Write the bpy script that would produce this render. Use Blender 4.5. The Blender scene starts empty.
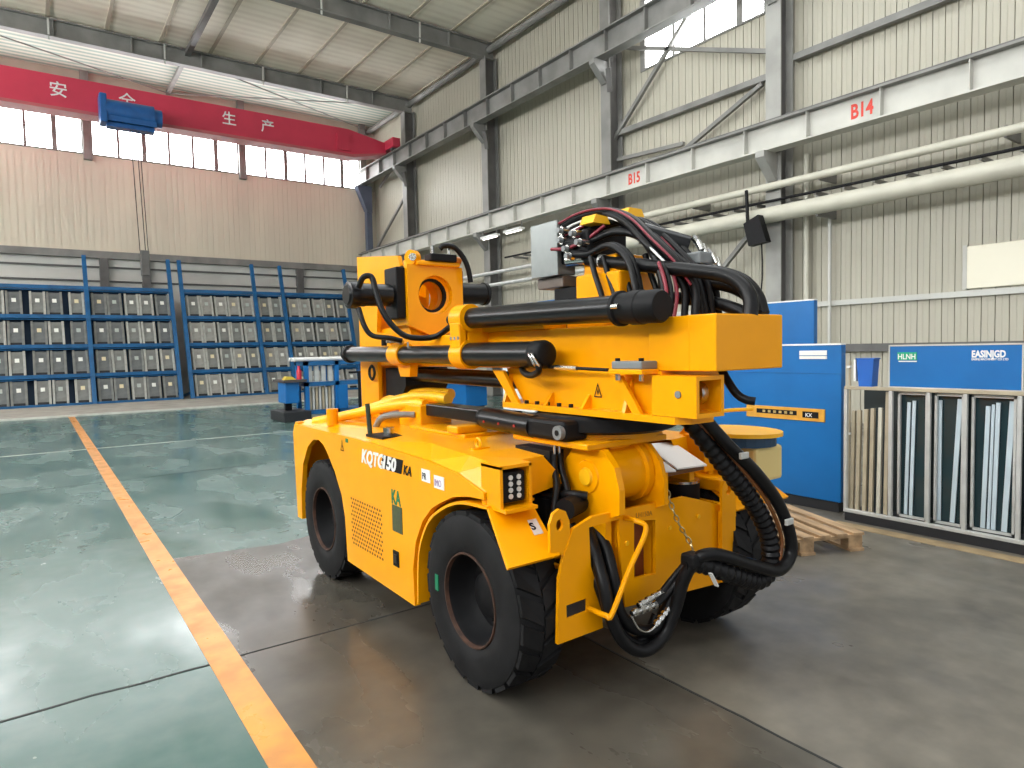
import bpy, bmesh, math, random
from mathutils import Vector, Matrix, Quaternion
random.seed(7)
S = bpy.context.scene
COL = S.collection

# ------------------------------------------------------------------ camera
cam_d = bpy.data.cameras.new('camera')
cam_d.sensor_width = 36.0
cam_d.lens = 36.0 * 658.52 / 1024.0
cam_d.clip_start = 0.05
cam_d.clip_end = 300
cam = bpy.data.objects.new('camera', cam_d)
COL.objects.link(cam)
cam.matrix_world = Matrix(((0.8097, 0.0489, -0.5848, 0.0),
                           (-0.5864, 0.0307, -0.8095, 0.0),
                           (-0.0216, 0.9983, 0.0536, 1.6),
                           (0, 0, 0, 1)))
S.camera = cam

# ------------------------------------------------------------------ world / exposure
W = bpy.data.worlds.new('world'); S.world = W
W.use_nodes = True
bg = W.node_tree.nodes['Background']
bg.inputs[0].default_value = (0.96, 0.98, 1.0, 1)
bg.inputs[1].default_value = 0.90
S.view_settings.view_transform = 'Standard'
S.view_settings.look = 'None'
S.view_settings.gamma = 1
S.view_settings.use_curve_mapping = False
S.view_settings.exposure = 0.06
WIN_EMIT = 15.0      # daylight on the window panes
ROOFFILL_EMIT = 4.0      # glow of the unseen roof lights added above the machine
BAY_EMIT = 0.12     # thin translucent sheet over the last bay

# ------------------------------------------------------------------ materials
MATS = {}
def mat(name, col, rough=0.5, metal=0.0, var=0.0, scale=8.0, bump=0.0, coat=0.0, col2=None, spec=0.5,
        emit=None, estr=0.0, trans=0.0, alpha=1.0, rvar=0.0, stretch=None):
    if name in MATS: return MATS[name]
    m = bpy.data.materials.new(name); m.use_nodes = True
    nt = m.node_tree; b = nt.nodes['Principled BSDF']
    b.inputs['Base Color'].default_value = (*col, 1)
    b.inputs['Roughness'].default_value = rough
    b.inputs['Metallic'].default_value = metal
    b.inputs['Coat Weight'].default_value = coat
    b.inputs['Coat Roughness'].default_value = 0.12
    b.inputs['Specular IOR Level'].default_value = spec
    b.inputs['Transmission Weight'].default_value = trans
    b.inputs['Alpha'].default_value = alpha
    if emit:
        b.inputs['Emission Color'].default_value = (*emit, 1)
        b.inputs['Emission Strength'].default_value = estr
    if var or bump or rvar:
        tc = nt.nodes.new('ShaderNodeTexCoord')
        no = nt.nodes.new('ShaderNodeTexNoise'); no.inputs['Scale'].default_value = scale
        no.inputs['Detail'].default_value = 5
        src = tc.outputs['Object']
        if stretch:
            mp = nt.nodes.new('ShaderNodeMapping'); mp.inputs['Scale'].default_value = stretch
            nt.links.new(src, mp.inputs[0]); src = mp.outputs[0]
        nt.links.new(src, no.inputs['Vector'])
        if var:
            mx = nt.nodes.new('ShaderNodeMix'); mx.data_type = 'RGBA'
            c2 = col2 or tuple(max(0, c * (1 - var)) for c in col)
            mx.inputs[6].default_value = (*col, 1); mx.inputs[7].default_value = (*c2, 1)
            rp = nt.nodes.new('ShaderNodeMapRange')
            rp.inputs[1].default_value = 0.38; rp.inputs[2].default_value = 0.65
            nt.links.new(no.outputs[0], rp.inputs[0]); nt.links.new(rp.outputs[0], mx.inputs[0])
            nt.links.new(mx.outputs[2], b.inputs['Base Color'])
        if rvar:
            rr = nt.nodes.new('ShaderNodeMapRange')
            rr.inputs[1].default_value = 0.3; rr.inputs[2].default_value = 0.7
            rr.inputs[3].default_value = max(0.02, rough - rvar); rr.inputs[4].default_value = rough + rvar
            nt.links.new(no.outputs[0], rr.inputs[0]); nt.links.new(rr.outputs[0], b.inputs['Roughness'])
        if bump:
            bp = nt.nodes.new('ShaderNodeBump'); bp.inputs['Strength'].default_value = bump
            bp.inputs['Distance'].default_value = 0.01
            nt.links.new(no.outputs[0], bp.inputs['Height']); nt.links.new(bp.outputs[0], b.inputs['Normal'])
    MATS[name] = m
    return m

YEL = mat('yellow paint', (0.90, 0.36, 0.0008), 0.28, coat=0.06, var=0.06, scale=3, bump=0.02, spec=0.20)
YEL2 = mat('yellow hose cover', (0.90, 0.46, 0.006), 0.38)
BLK = mat('black steel', (0.006, 0.0065, 0.008), 0.28, spec=0.3, var=0.3, scale=6)
BLKM = mat('matt black', (0.007, 0.007, 0.008), 0.55, spec=0.18, var=0.2, scale=12)
RUB = mat('tyre rubber', (0.012, 0.012, 0.013), 0.66, var=0.35, scale=9, bump=0.2, spec=0.2)
HOSE = mat('hose rubber', (0.007, 0.007, 0.008), 0.38, spec=0.22, var=0.3, scale=20)
CHR = mat('bright zinc', (0.62, 0.62, 0.60), 0.22, 1.0, var=0.3, scale=30)
GREYB = mat('grey enclosure', (0.19, 0.205, 0.21), 0.4, var=0.15, scale=5)
RUST = mat('rusty rim edge', (0.07, 0.028, 0.014), 0.7, var=0.6, scale=18)
RED = mat('red sheath', (0.22, 0.015, 0.03), 0.45)
WHT = mat('white paint', (0.80, 0.80, 0.78), 0.5, var=0.08, scale=4)
PAP = mat('white paper', (0.85, 0.83, 0.80), 0.35)
GRN = mat('green mark', (0.0, 0.16, 0.07), 0.5)
KALBL = mat('dark green label', (0.055, 0.075, 0.03), 0.4, var=0.3, scale=40)
BLUE = mat('blue enamel', (0.0008, 0.135, 0.41), 0.38, var=0.12, scale=2)
BLUED = mat('blue rack paint', (0.006, 0.115, 0.30), 0.42, var=0.25, scale=3)
BLUEH = mat('blue hoist', (0.012, 0.10, 0.32), 0.4, var=0.2, scale=3)
STEEL = mat('grey painted steel', (0.235, 0.23, 0.215), 0.55, var=0.3, scale=1.5)
STEELL = mat('pale beam paint', (0.56, 0.55, 0.50), 0.5, var=0.2, scale=1.2)
STEELD = mat('dark steel flange', (0.13, 0.125, 0.12), 0.55, var=0.3, scale=2)
WALLP = mat('cream wall sheet', (0.44, 0.415, 0.335), 0.5, var=0.16, scale=0.8, stretch=(1, 1, 0.25))
WALLB = mat('beige wall sheet', (0.68, 0.625, 0.505), 0.6, var=0.14, scale=0.5, stretch=(1, 1, 0.3))
WALLL = mat('lower wall panel', (0.58, 0.58, 0.54), 0.6, var=0.15, scale=0.6)
PIPE = mat('cream pipe paint', (0.56, 0.54, 0.45), 0.4, var=0.12, scale=2)
CRED = mat('red crane paint', (0.62, 0.045, 0.09), 0.4, var=0.12, scale=1.0)
PINK = mat('faded red flange', (0.50, 0.12, 0.13), 0.45, var=0.15, scale=1.5)
TXTR = mat('red lettering', (0.65, 0.05, 0.03), 0.6)
ALU = mat('aluminium', (0.58, 0.59, 0.57), 0.4, 0.25, var=0.15, scale=6)
ALUB = mat('pale blue strip', (0.52, 0.62, 0.68), 0.4, var=0.1, scale=5)
TAN = mat('tan profile', (0.44, 0.38, 0.27), 0.5, var=0.2, scale=5)
GLASS = mat('dark glass', (0.022, 0.045, 0.052), 0.10, coat=0.3)
WOOD = mat('pallet wood', (0.50, 0.33, 0.18), 0.75, var=0.45, scale=14, bump=0.2, stretch=(1, 0.15, 1))
CASEA = mat('grey case', (0.155, 0.165, 0.165), 0.5, var=0.25, scale=5)
CASEB = mat('mid grey case', (0.23, 0.235, 0.22), 0.5, var=0.25, scale=5)
CASEC = mat('pale grey case', (0.36, 0.35, 0.32), 0.5, var=0.25, scale=5)
FRAMEC = mat('pale case edge', (0.46, 0.46, 0.42), 0.5, var=0.2, scale=8)
TAGW = mat('white tag', (0.85, 0.86, 0.80), 0.5)
TAGY = mat('cream tag', (0.75, 0.66, 0.42), 0.5)
PANE = mat('lit window pane', (0.9, 0.93, 0.95), 0.2, emit=(0.97, 0.99, 1.0), estr=WIN_EMIT)
ROOFFILL = mat('added roof light sheet', (0.8, 0.85, 0.85), 0.4, emit=(0.95, 0.98, 1.0), estr=ROOFFILL_EMIT)
BOARD = mat('cream board', (0.78, 0.74, 0.60), 0.5)
REDB = mat('red plastic', (0.55, 0.02, 0.04), 0.4)
DRKR = mat('dark plinth', (0.012, 0.013, 0.016), 0.6)
CURB = mat('bare concrete strip', (0.36, 0.335, 0.29), 0.7, var=0.25, scale=2, bump=0.1)
LINEW = mat('pale edge line', (0.62, 0.62, 0.56), 0.5, var=0.2, scale=4)
LINEY = mat('yellow floor line', (0.72, 0.30, 0.06), 0.34, var=0.30, scale=5, col2=(0.50, 0.22, 0.06), rvar=0.1)
GROOVE = mat('floor joint filler', (0.018, 0.020, 0.020), 0.7)

def bay_sheet():
    m = bpy.data.materials.new('translucent roof sheet'); m.use_nodes = True
    nt = m.node_tree; b = nt.nodes['Principled BSDF']
    tc = nt.nodes.new('ShaderNodeTexCoord'); wv = nt.nodes.new('ShaderNodeTexWave')
    wv.bands_direction = 'Y'; wv.inputs['Scale'].default_value = 1.1; wv.inputs['Distortion'].default_value = 0.6
    wv.inputs['Detail'].default_value = 1
    nt.links.new(tc.outputs['Object'], wv.inputs['Vector'])
    mx = nt.nodes.new('ShaderNodeMix'); mx.data_type = 'RGBA'
    mx.inputs[6].default_value = (0.22, 0.31, 0.265, 1); mx.inputs[7].default_value = (0.55, 0.53, 0.46, 1)
    nt.links.new(wv.outputs[0], mx.inputs[0]); nt.links.new(mx.outputs[2], b.inputs['Base Color'])
    nt.links.new(mx.outputs[2], b.inputs['Emission Color'])
    b.inputs['Emission Strength'].default_value = BAY_EMIT; b.inputs['Roughness'].default_value = 0.6
    return m
BAYS = bay_sheet()

def roof_fabric():
    m = bpy.data.materials.new('roof insulation fabric'); m.use_nodes = True
    nt = m.node_tree; b = nt.nodes['Principled BSDF']
    tc = nt.nodes.new('ShaderNodeTexCoord'); wv = nt.nodes.new('ShaderNodeTexWave')
    wv.bands_direction = 'Y'; wv.inputs['Scale'].default_value = 0.9; wv.inputs['Distortion'].default_value = 0.8
    no = nt.nodes.new('ShaderNodeTexNoise'); no.inputs['Scale'].default_value = 0.55; no.inputs['Detail'].default_value = 5
    nt.links.new(tc.outputs['Object'], wv.inputs['Vector']); nt.links.new(tc.outputs['Object'], no.inputs['Vector'])
    ad = nt.nodes.new('ShaderNodeMath'); ad.operation = 'MULTIPLY_ADD'; ad.inputs[1].default_value = 0.28
    nt.links.new(wv.outputs[0], ad.inputs[0])
    m2 = nt.nodes.new('ShaderNodeMath'); m2.operation = 'MULTIPLY'; m2.inputs[1].default_value = 1.2
    nt.links.new(no.outputs[0], m2.inputs[0]); nt.links.new(m2.outputs[0], ad.inputs[2])
    rp = nt.nodes.new('ShaderNodeValToRGB')
    rp.color_ramp.elements[0].position = 0.35; rp.color_ramp.elements[0].color = (0.70, 0.62, 0.50, 1)
    rp.color_ramp.elements[1].position = 0.85; rp.color_ramp.elements[1].color = (0.90, 0.83, 0.70, 1)
    nt.links.new(ad.outputs[0], rp.inputs[0]); nt.links.new(rp.outputs[0], b.inputs['Base Color'])
    b.inputs['Roughness'].default_value = 0.7
    return m
ROOF = roof_fabric()

def floor_mat(name, c1, c2, c3, r0, r1):
    m = bpy.data.materials.new(name); m.use_nodes = True
    nt = m.node_tree; b = nt.nodes['Principled BSDF']
    tc = nt.nodes.new('ShaderNodeTexCoord')
    n1 = nt.nodes.new('ShaderNodeTexNoise'); n1.inputs['Scale'].default_value = 0.45; n1.inputs['Detail'].default_value = 7
    n1.inputs['Roughness'].default_value = 0.62
    n2 = nt.nodes.new('ShaderNodeTexNoise'); n2.inputs['Scale'].default_value = 6.0; n2.inputs['Detail'].default_value = 8
    n3 = nt.nodes.new('ShaderNodeTexNoise'); n3.inputs['Scale'].default_value = 1.6; n3.inputs['Detail'].default_value = 6
    mp = nt.nodes.new('ShaderNodeMapping'); mp.inputs['Scale'].default_value = (1, 0.45, 1); mp.inputs['Rotation'].default_value = (0, 0, 0.5)
    nt.links.new(tc.outputs['Object'], mp.inputs[0])
    for n in (n1, n2): nt.links.new(tc.outputs['Object'], n.inputs['Vector'])
    nt.links.new(mp.outputs[0], n3.inputs['Vector'])
    rp = nt.nodes.new('ShaderNodeValToRGB')
    e = rp.color_ramp.elements
    e[0].position = 0.33; e[0].color = (*c1, 1); e[1].position = 0.70; e[1].color = (*c3, 1)
    k = e.new(0.5); k.color = (*c2, 1)
    av = nt.nodes.new('ShaderNodeMath'); av.operation = 'MULTIPLY_ADD'; av.inputs[1].default_value = 0.30
    nt.links.new(n2.outputs[0], av.inputs[0])
    sc = nt.nodes.new('ShaderNodeMath'); sc.operation = 'MULTIPLY'; sc.inputs[1].default_value = 0.72
    nt.links.new(n1.outputs[0], sc.inputs[0]); nt.links.new(sc.outputs[0], av.inputs[2])
    nt.links.new(av.outputs[0], rp.inputs[0]); nt.links.new(rp.outputs[0], b.inputs['Base Color'])
    rr = nt.nodes.new('ShaderNodeMapRange'); rr.inputs[1].default_value = 0.35; rr.inputs[2].default_value = 0.65
    rr.inputs[3].default_value = r0; rr.inputs[4].default_value = r1
    nt.links.new(n3.outputs[0], rr.inputs[0]); nt.links.new(rr.outputs[0], b.inputs['Roughness'])
    bp = nt.nodes.new('ShaderNodeBump'); bp.inputs['Strength'].default_value = 0.03; bp.inputs['Distance'].default_value = 0.004
    nt.links.new(n2.outputs[0], bp.inputs['Height']); nt.links.new(bp.outputs[0], b.inputs['Normal'])
    return m
FGREEN = floor_mat('green floor coating', (0.045, 0.112, 0.096), (0.080, 0.142, 0.128), (0.135, 0.190, 0.176), 0.13, 0.34)
FCONC = floor_mat('worn dark concrete', (0.038, 0.035, 0.028), (0.075, 0.068, 0.055), (0.125, 0.112, 0.090), 0.17, 0.46)
FCONL = floor_mat('pale worn concrete with sheen', (0.055, 0.050, 0.040), (0.130, 0.117, 0.094), (0.22, 0.198, 0.160), 0.26, 0.54)  # paler partly by its own tone, partly by floor sheen put into colour

# ------------------------------------------------------------------ mesh tools
class MB:
    def __init__(s): s.v = []; s.f = []; s.smooth = []
    def add(s, vs, fs, smooth=False):
        o = len(s.v); s.v += [tuple(v) for v in vs]
        s.f += [tuple(i + o for i in f) for f in fs]; s.smooth += [smooth] * len(fs)
        return s
    def box(s, x0, x1, y0, y1, z0, z1, c=0.0):
        if c <= 0:
            vs = [(x, y, z) for z in (z0, z1) for y in (y0, y1) for x in (x0, x1)]
            return s.add(vs, [(0, 2, 3, 1), (4, 5, 7, 6), (0, 1, 5, 4), (2, 6, 7, 3), (0, 4, 6, 2), (1, 3, 7, 5)])
        bm = bmesh.new(); bmesh.ops.create_cube(bm, size=1)
        for v in bm.verts:
            v.co = Vector(((x0 + x1) / 2 + v.co.x * (x1 - x0), (y0 + y1) / 2 + v.co.y * (y1 - y0), (z0 + z1) / 2 + v.co.z * (z1 - z0)))
        bmesh.ops.bevel(bm, geom=bm.edges[:], offset=c, segments=2, affect='EDGES', profile=0.5)
        return s.frombm(bm)
    def frombm(s, bm, smooth=False):
        bm.verts.ensure_lookup_table(); bm.verts.index_update()
        s.add([v.co for v in bm.verts], [[v.index for v in f.verts] for f in bm.faces], smooth); bm.free(); return s
    def bar(s, a, b, w, h, up=(0, 0, 1)):
        a = Vector(a); b = Vector(b); d = (b - a).normalized(); u = Vector(up)
        if abs(d.dot(u)) > 0.98: u = Vector((0, 1, 0))
        r = d.cross(u).normalized(); u = r.cross(d).normalized()
        vs = [p + r * (i * w / 2) + u * (j * h / 2) for p in (a, b) for j in (-1, 1) for i in (-1, 1)]
        return s.add(vs, [(0, 2, 3, 1), (4, 5, 7, 6), (0, 1, 5, 4), (2, 6, 7, 3), (0, 4, 6, 2), (1, 3, 7, 5)])
    def tube(s, pts, r, n=10, cap=True, smooth=True):
        pts = [Vector(p) for p in pts]; k = len(pts)
        rad = r if callable(r) else (lambda i: r)
        t0 = (pts[1] - pts[0]).normalized()
        u = t0.orthogonal().normalized(); rings = []
        prev = t0
        for i, p in enumerate(pts):
            if i == 0: t = t0
            elif i == k - 1: t = (pts[i] - pts[i - 1]).normalized()
            else: t = (pts[i + 1] - pts[i - 1]).normalized()
            q = prev.rotation_difference(t); u = (q @ u).normalized(); u = (u - t * u.dot(t)).normalized(); prev = t
            w = t.cross(u)
            rings.append([p + (u * math.cos(2 * math.pi * j / n) + w * math.sin(2 * math.pi * j / n)) * rad(i) for j in range(n)])
        vs = [v for ring in rings for v in ring]
        fs = [(i * n + j, i * n + (j + 1) % n, (i + 1) * n + (j + 1) % n, (i + 1) * n + j) for i in range(k - 1) for j in range(n)]
        s.add(vs, fs, smooth)
        if cap: s.add(rings[0][::-1], [tuple(range(n))]); s.add(rings[-1], [tuple(range(n))])
        return s
    def cyl(s, a, b, r, n=20, r2=None):
        r2 = r if r2 is None else r2
        return s.tube([a, b], lambda i: r if i == 0 else r2, n)
    def lathe(s, prof, origin, axis, n=40, closed=False):
        # prof: list of (radius, along)
        ax = Vector(axis).normalized(); u = ax.orthogonal().normalized(); w = ax.cross(u); o = Vector(origin)
        k = len(prof); vs = []
        for (r, a) in prof:
            for j in range(n):
                t = 2 * math.pi * j / n
                vs.append(o + ax * a + (u * math.cos(t) + w * math.sin(t)) * r)
        m = k if closed else k - 1
        fs = [(i * n + j, i * n + (j + 1) % n, ((i + 1) % k) * n + (j + 1) % n, ((i + 1) % k) * n + j) for i in range(m) for j in range(n)]
        return s.add(vs, fs, True)
    def prism(s, outline, axis, a0, a1, holes=()):
        # outline in the two remaining axes, in order: X->(y,z) Y->(x,z) Z->(x,y)
        def P(p, a):
            return {'X': (a, p[0], p[1]), 'Y': (p[0], a, p[1]), 'Z': (p[0], p[1], a)}[axis]
        bm = bmesh.new(); loops = [list(outline)] + [list(h) for h in holes]; edges = []; lv = []
        for lp in loops:
            vv = [bm.verts.new(P(p, a0)) for p in lp]; lv.append(vv)
            for i in range(len(vv)): edges.append(bm.edges.new((vv[i], vv[(i + 1) % len(vv)])))
        bmesh.ops.triangle_fill(bm, use_beauty=True, use_dissolve=False, edges=edges)
        base = list(bm.faces); mp = {}
        for vv in lv:
            for v, in zip(vv): pass
        for lp, vv in zip(loops, lv):
            for p, v in zip(lp, vv): mp[v] = bm.verts.new(P(p, a1))
        for f in base: bm.faces.new([mp[v] for v in reversed(f.verts)])
        for vv in lv:
            for i in range(len(vv)):
                a, b = vv[i], vv[(i + 1) % len(vv)]
                bm.faces.new((a, b, mp[b], mp[a]))
        bmesh.ops.recalc_face_normals(bm, faces=bm.faces[:])
        return s.frombm(bm)
    def mesh(s, name, off=(0, 0, 0)):
        me = bpy.data.meshes.new(name)
        o = Vector(off)
        me.from_pydata([tuple(Vector(v) - o) for v in s.v], [], s.f)
        me.polygons.foreach_set('use_smooth', s.smooth)
        me.update()
        if any(s.smooth): me.set_sharp_from_angle(angle=math.radians(38))
        return me
    def build(s, name, m, parent=None, off=None, **tags):
        if off is None:
            if parent is not None:
                off = Vector((0, 0, 0)); q = parent
                while q is not None: off = off + q.location; q = q.parent
            else:
                xs = [v[0] for v in s.v]; ys = [v[1] for v in s.v]; zs = [v[2] for v in s.v]
                off = Vector(((min(xs) + max(xs)) / 2, (min(ys) + max(ys)) / 2, min(zs)))
        me = s.mesh(name, off); me.materials.append(m)
        o = bpy.data.objects.new(name, me); COL.objects.link(o)
        if parent is not None: o.parent = parent
        else: o.location = off
        for k, v in tags.items(): o[k] = v
        return o

def root(name, loc, label=None, category=None, group=None, kind=None):
    o = bpy.data.objects.new(name, None); COL.objects.link(o); o.location = loc
    o.empty_display_size = 0.2
    if label: o['label'] = label
    if category: o['category'] = category
    if group: o['group'] = group
    if kind: o['kind'] = kind
    return o

def spline(pts, sub=8):
    p = [Vector(q) for q in pts]; p = [p[0] * 2 - p[1]] + p + [p[-1] * 2 - p[-2]]; out = []
    for i in range(1, len(p) - 2):
        for k in range(sub):
            t = k / sub
            out.append(0.5 * ((2 * p[i]) + (-p[i - 1] + p[i + 1]) * t + (2 * p[i - 1] - 5 * p[i] + 4 * p[i + 1] - p[i + 2]) * t * t
                              + (-p[i - 1] + 3 * p[i] - 3 * p[i + 1] + p[i + 2]) * t ** 3))
    out.append(p[-2]); return out

def hose(name, pts, r, parent, m=HOSE, sub=8, n=10, rib=0.0, **t):
    sp = spline(pts, sub)
    if rib:
        # resample evenly, swell every other ring
        dense = [sp[0]]; step = rib
        acc = 0
        for a, b in zip(sp, sp[1:]):
            L = (b - a).length
            d = step - acc
            while d <= L: dense.append(a + (b - a) * (d / L)); d += step
            acc = (acc + L) % step
        return MB().tube(dense, lambda i: r * (1.0 if i % 2 else 0.84), n).build(name, m, parent, **t)
    return MB().tube(sp, r, n).build(name, m, parent, **t)

def text(name, body, size, m, origin, right, up, parent=None, extrude=0.002, bold=0.0, align='LEFT', xs=1.0, shear=0.0, **tags):
    cu = bpy.data.curves.new(name, 'FONT'); cu.body = body; cu.size = size; cu.extrude = extrude; cu.offset = bold
    cu.align_x = align; cu.shear = shear; cu.resolution_u = 3
    tmp = bpy.data.objects.new(name, cu); COL.objects.link(tmp)
    dg = bpy.context.evaluated_depsgraph_get()
    me = bpy.data.meshes.new_from_object(tmp.evaluated_get(dg))
    bpy.data.objects.remove(tmp); bpy.data.curves.remove(cu)
    r = Vector(right).normalized(); u = Vector(up).normalized(); n = r.cross(u)
    M = Matrix(((r.x * xs, u.x, n.x, 0), (r.y * xs, u.y, n.y, 0), (r.z * xs, u.z, n.z, 0), (0, 0, 0, 1)))
    off = Vector((0, 0, 0)); q = parent
    while q is not None: off = off + q.location; q = q.parent
    M = Matrix.Translation(Vector(origin) - off) @ M
    me.transform(M); me.materials.clear(); me.materials.append(m); me.name = name
    o = bpy.data.objects.new(name, me); COL.objects.link(o)
    if parent is not None: o.parent = parent
    for k, v in tags.items(): o[k] = v
    return o

ORD = ['first', 'second', 'third', 'fourth', 'fifth', 'sixth', 'seventh', 'eighth', 'ninth', 'tenth']

# ================================================================== SETTING
XR, XL, YB, YF, ZR = 13.0, -12.0, 28.4, -6.0, 11.8
ST = 'structure'
# floor: green coating with a field of bare concrete on the right, cut along the painted line
fl = root('floor', (0, 0, 0), kind=ST)
MB().prism([(XL, YF), (0.80, YF), (0.80, 5.75), (1.6, 5.6), (2.6, 5.9), (4.4, 6.1), (5.4, 6.6), (13.0, 7.0), (13.0, YB), (XL, YB)], 'Z', -0.12, 0.0).build('coated_slab', FGREEN, fl)
MB().prism([(0.80, YF), (2.37, YF), (2.385, 3.58), (2.6, 5.9), (1.6, 5.6), (0.80, 5.75)], 'Z', -0.12, 0.0).build('concrete_slab', FCONC, fl)
MB().prism([(2.37, YF), (13.0, YF), (13.0, 7.0), (5.4, 6.6), (4.4, 6.1), (2.6, 5.9), (2.385, 3.58)], 'Z', -0.12, 0.0).build('concrete_slab', FCONL, fl)
MB().prism([(5.58, YF), (5.72, YF), (5.74, 3.02), (5.60, 3.02)], 'Z', 0.0002, 0.003).build('tan_edge_line', mat('tan floor line', (0.36, 0.26, 0.14), 0.6, var=0.35, scale=6), fl)
def joint(name, pts, w):
    b = MB()
    for a, c in zip(pts, pts[1:]): b.bar((a[0], a[1], 0.0005), (c[0], c[1], 0.0005), w, 0.003)
    b.build(name, GROOVE, fl)
def wig(a, b, n, amp):
    return [(a[0] + (b[0] - a[0]) * i / n + random.uniform(-amp, amp), a[1] + (b[1] - a[1]) * i / n + random.uniform(-amp, amp)) for i in range(n + 1)]
joint('expansion_joint', wig((XL, 3.72), (0.7, 3.64), 70, 0.012), 0.018)
joint('expansion_joint', wig((0.7, 3.64), (13, 3.58), 30, 0.004), 0.012)
joint('expansion_joint', wig((XL, 9.65), (13, 10.1), 60, 0.006), 0.010)
joint('expansion_joint', wig((2.36, YF), (2.385, 3.58), 50, 0.004), 0.012)
MB().bar((XL, 13.9, 0.0006), (4.6, 13.6, 0.0006), 0.05, 0.003).build('pale_joint', LINEW, fl)
# painted yellow line
MB().prism([(0.655, YF), (0.805, YF), (0.805, 21.6), (0.655, 21.6)], 'Z', 0.0002, 0.003).build('lane_line', LINEY, fl)
# bare strip along the far wall
kb = MB(); kb.box(XL, XR, 21.75, YB, 0.0, 0.05); kb.build('bare_strip', CURB, fl)
MB().box(XL, XR, 21.58, 21.75, 0.0, 0.045).build('strip_edge', LINEW, fl)

# far wall
wb = root('wall_back', (0, YB, 0), kind=ST)
MB().box(XL, XR, YB, YB + 0.2, 0, 5.2).build('lower_wall', WALLL, wb)
MB().box(XL, XR + 0.2, YB + 0.012, YB + 0.2, 5.2, 8.9).build('sheet_backing', WALLB, wb)
MB().box(XL, XR + 0.2, YB, YB + 0.2, 10.25, ZR + 0.4).build('head_wall', WALLP, wb)
b = MB(); x = XL; k = 0
while x < 12.5:
    b.box(x, x + 0.155, YB - 0.002, YB + 0.05, 5.45, 8.9)
    if k % 5 == 0: b.box(x + 0.155, x + 0.2, YB - 0.010, YB + 0.05, 5.45, 8.9)
    x += 0.2; k += 1
b.build('ribbed_sheet', WALLB, wb, kind='stuff')
MB().box(XL, XR, YB - 0.18, YB + 0.02, 5.2, 5.46, 0.01).build('sill_beam', STEEL, wb)
for z in (4.86, 4.35):
    MB().box(XL, 12.4, YB - 0.06, YB + 0.01, z, z + 0.06).build('wall_rail', STEELD, wb)
    MB().box(XL, 12.4, YB - 0.09, YB + 0.01, z + 0.06, z + 0.12).build('wall_rail', WALLL, wb)
for x in (-9.0, -3.4, 1.9, 7.2, 12.4):
    MB().box(x - 0.13, x + 0.13, YB - 0.2, YB + 0.03, 8.7, ZR).build('wall_post', STEEL, wb)
for x in (2.2, 3.55, 9.35):
    MB().box(x - 0.14, x + 0.14, YB - 0.22, YB, 4.15, 5.2).build('wall_stub', STEELD, wb)
def window(name, axis, a0, a1, z0, z1, cuts, thick, plane, out):
    w = root(name, (0, plane, 0) if axis == 'X' else (plane, 0, 0), kind=ST)
    fr = MB()
    def bx(u0, u1, w0, w1, d0, d1, B):
        if axis == 'X': B.box(u0, u1, plane + d0, plane + d1, w0, w1)
        else: B.box(plane + d0, plane + d1, u0, u1, w0, w1)
    bx(a0, a1, z0, z0 + 0.05, -0.03, 0.1, fr); bx(a0, a1, z1 - 0.05, z1, -0.03, 0.1, fr)
    pos = [a0] + list(cuts) + [a1]
    for i, c in enumerate(pos):
        t = thick[i % len(thick)]
        bx(c - t / 2, c + t / 2, z0, z1, -0.02, 0.1, fr)
    fr.build('frame', STEEL, w)
    for p, q in zip(pos, pos[1:]):
        pb = MB(); bx(p + 0.01, q - 0.01, z0 + 0.02, z1 - 0.02, 0.03, 0.05, pb)
        pb.build('pane', PANE, w)
    return w
wn = 1
for x0, x1 in ((-9.0, -3.4), (-3.4, 1.9), (1.9, 7.2), (7.2, 12.4)):
    d = (x1 - x0 - 0.26) / 6
    window('window_%d' % wn, 'X', x0 + 0.13, x1 - 0.13, 8.9, 10.25, [x0 + 0.13 + d * i for i in range(1, 6)], [0.085, 0.085, 0.15], YB, 1); wn += 1
MB().box(XL, -9.13, YB, YB + 0.2, 8.9, 10.25).build('side_infill', WALLP, wb)
MB().box(12.5, XR + 0.2, YB, YB + 0.2, 8.9, 10.25).build('side_infill', WALLP, wb)

# right wall: sheet of 0.2 m panels on posts
wr = root('wall_right', (XR, 0, 0), kind=ST)
MB().box(XR + 0.035, XR + 0.15, YF, 8.45, 0, ZR + 0.4).build('wall_core', WALLP, wr)
MB().box(XR + 0.035, XR + 0.15, 11.95, YB + 0.2, 0, ZR + 0.4).build('wall_core', WALLP, wr)
MB().box(XR + 0.035, XR + 0.15, 8.45, 11.95, 0, 8.62).build('wall_core', WALLP, wr)
MB().box(XR + 0.035, XR + 0.15, 8.45, 11.95, 10.4, ZR + 0.4).build('wall_core', WALLP, wr)
def panel_mesh(z0, z1):
    q = MB()
    prof = [(-0.097, 0.035), (-0.093, 0.0), (-0.008, 0.0), (-0.004, 0.004), (0.004, 0.004), (0.008, 0.0), (0.093, 0.0), (0.097, 0.035)]
    vs = [(XR + p[1], p[0], z) for z in (z0, z1) for p in prof]; n = len(prof)
    q.add(vs, [(i, n + i, n + i + 1, i + 1) for i in range(n - 1)] + [tuple(range(n)), tuple(range(2 * n - 1, n - 1, -1))])
    me = q.mesh('wall_panel', (XR, 0, 0)); me.materials.append(WALLP); return me
PM = {k: panel_mesh(*k) for k in ((0.0, ZR), (0.0, 8.62), (10.4, ZR))}
y = YF + 0.1
while y < YB:
    for k in (((0.0, 8.62), (10.4, ZR)) if 8.4 < y < 12.0 else ((0.0, ZR),)):
        o = bpy.data.objects.new('panel', PM[k]); COL.objects.link(o); o.parent = wr; o.location = (0, y, 0)
    y += 0.2
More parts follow.
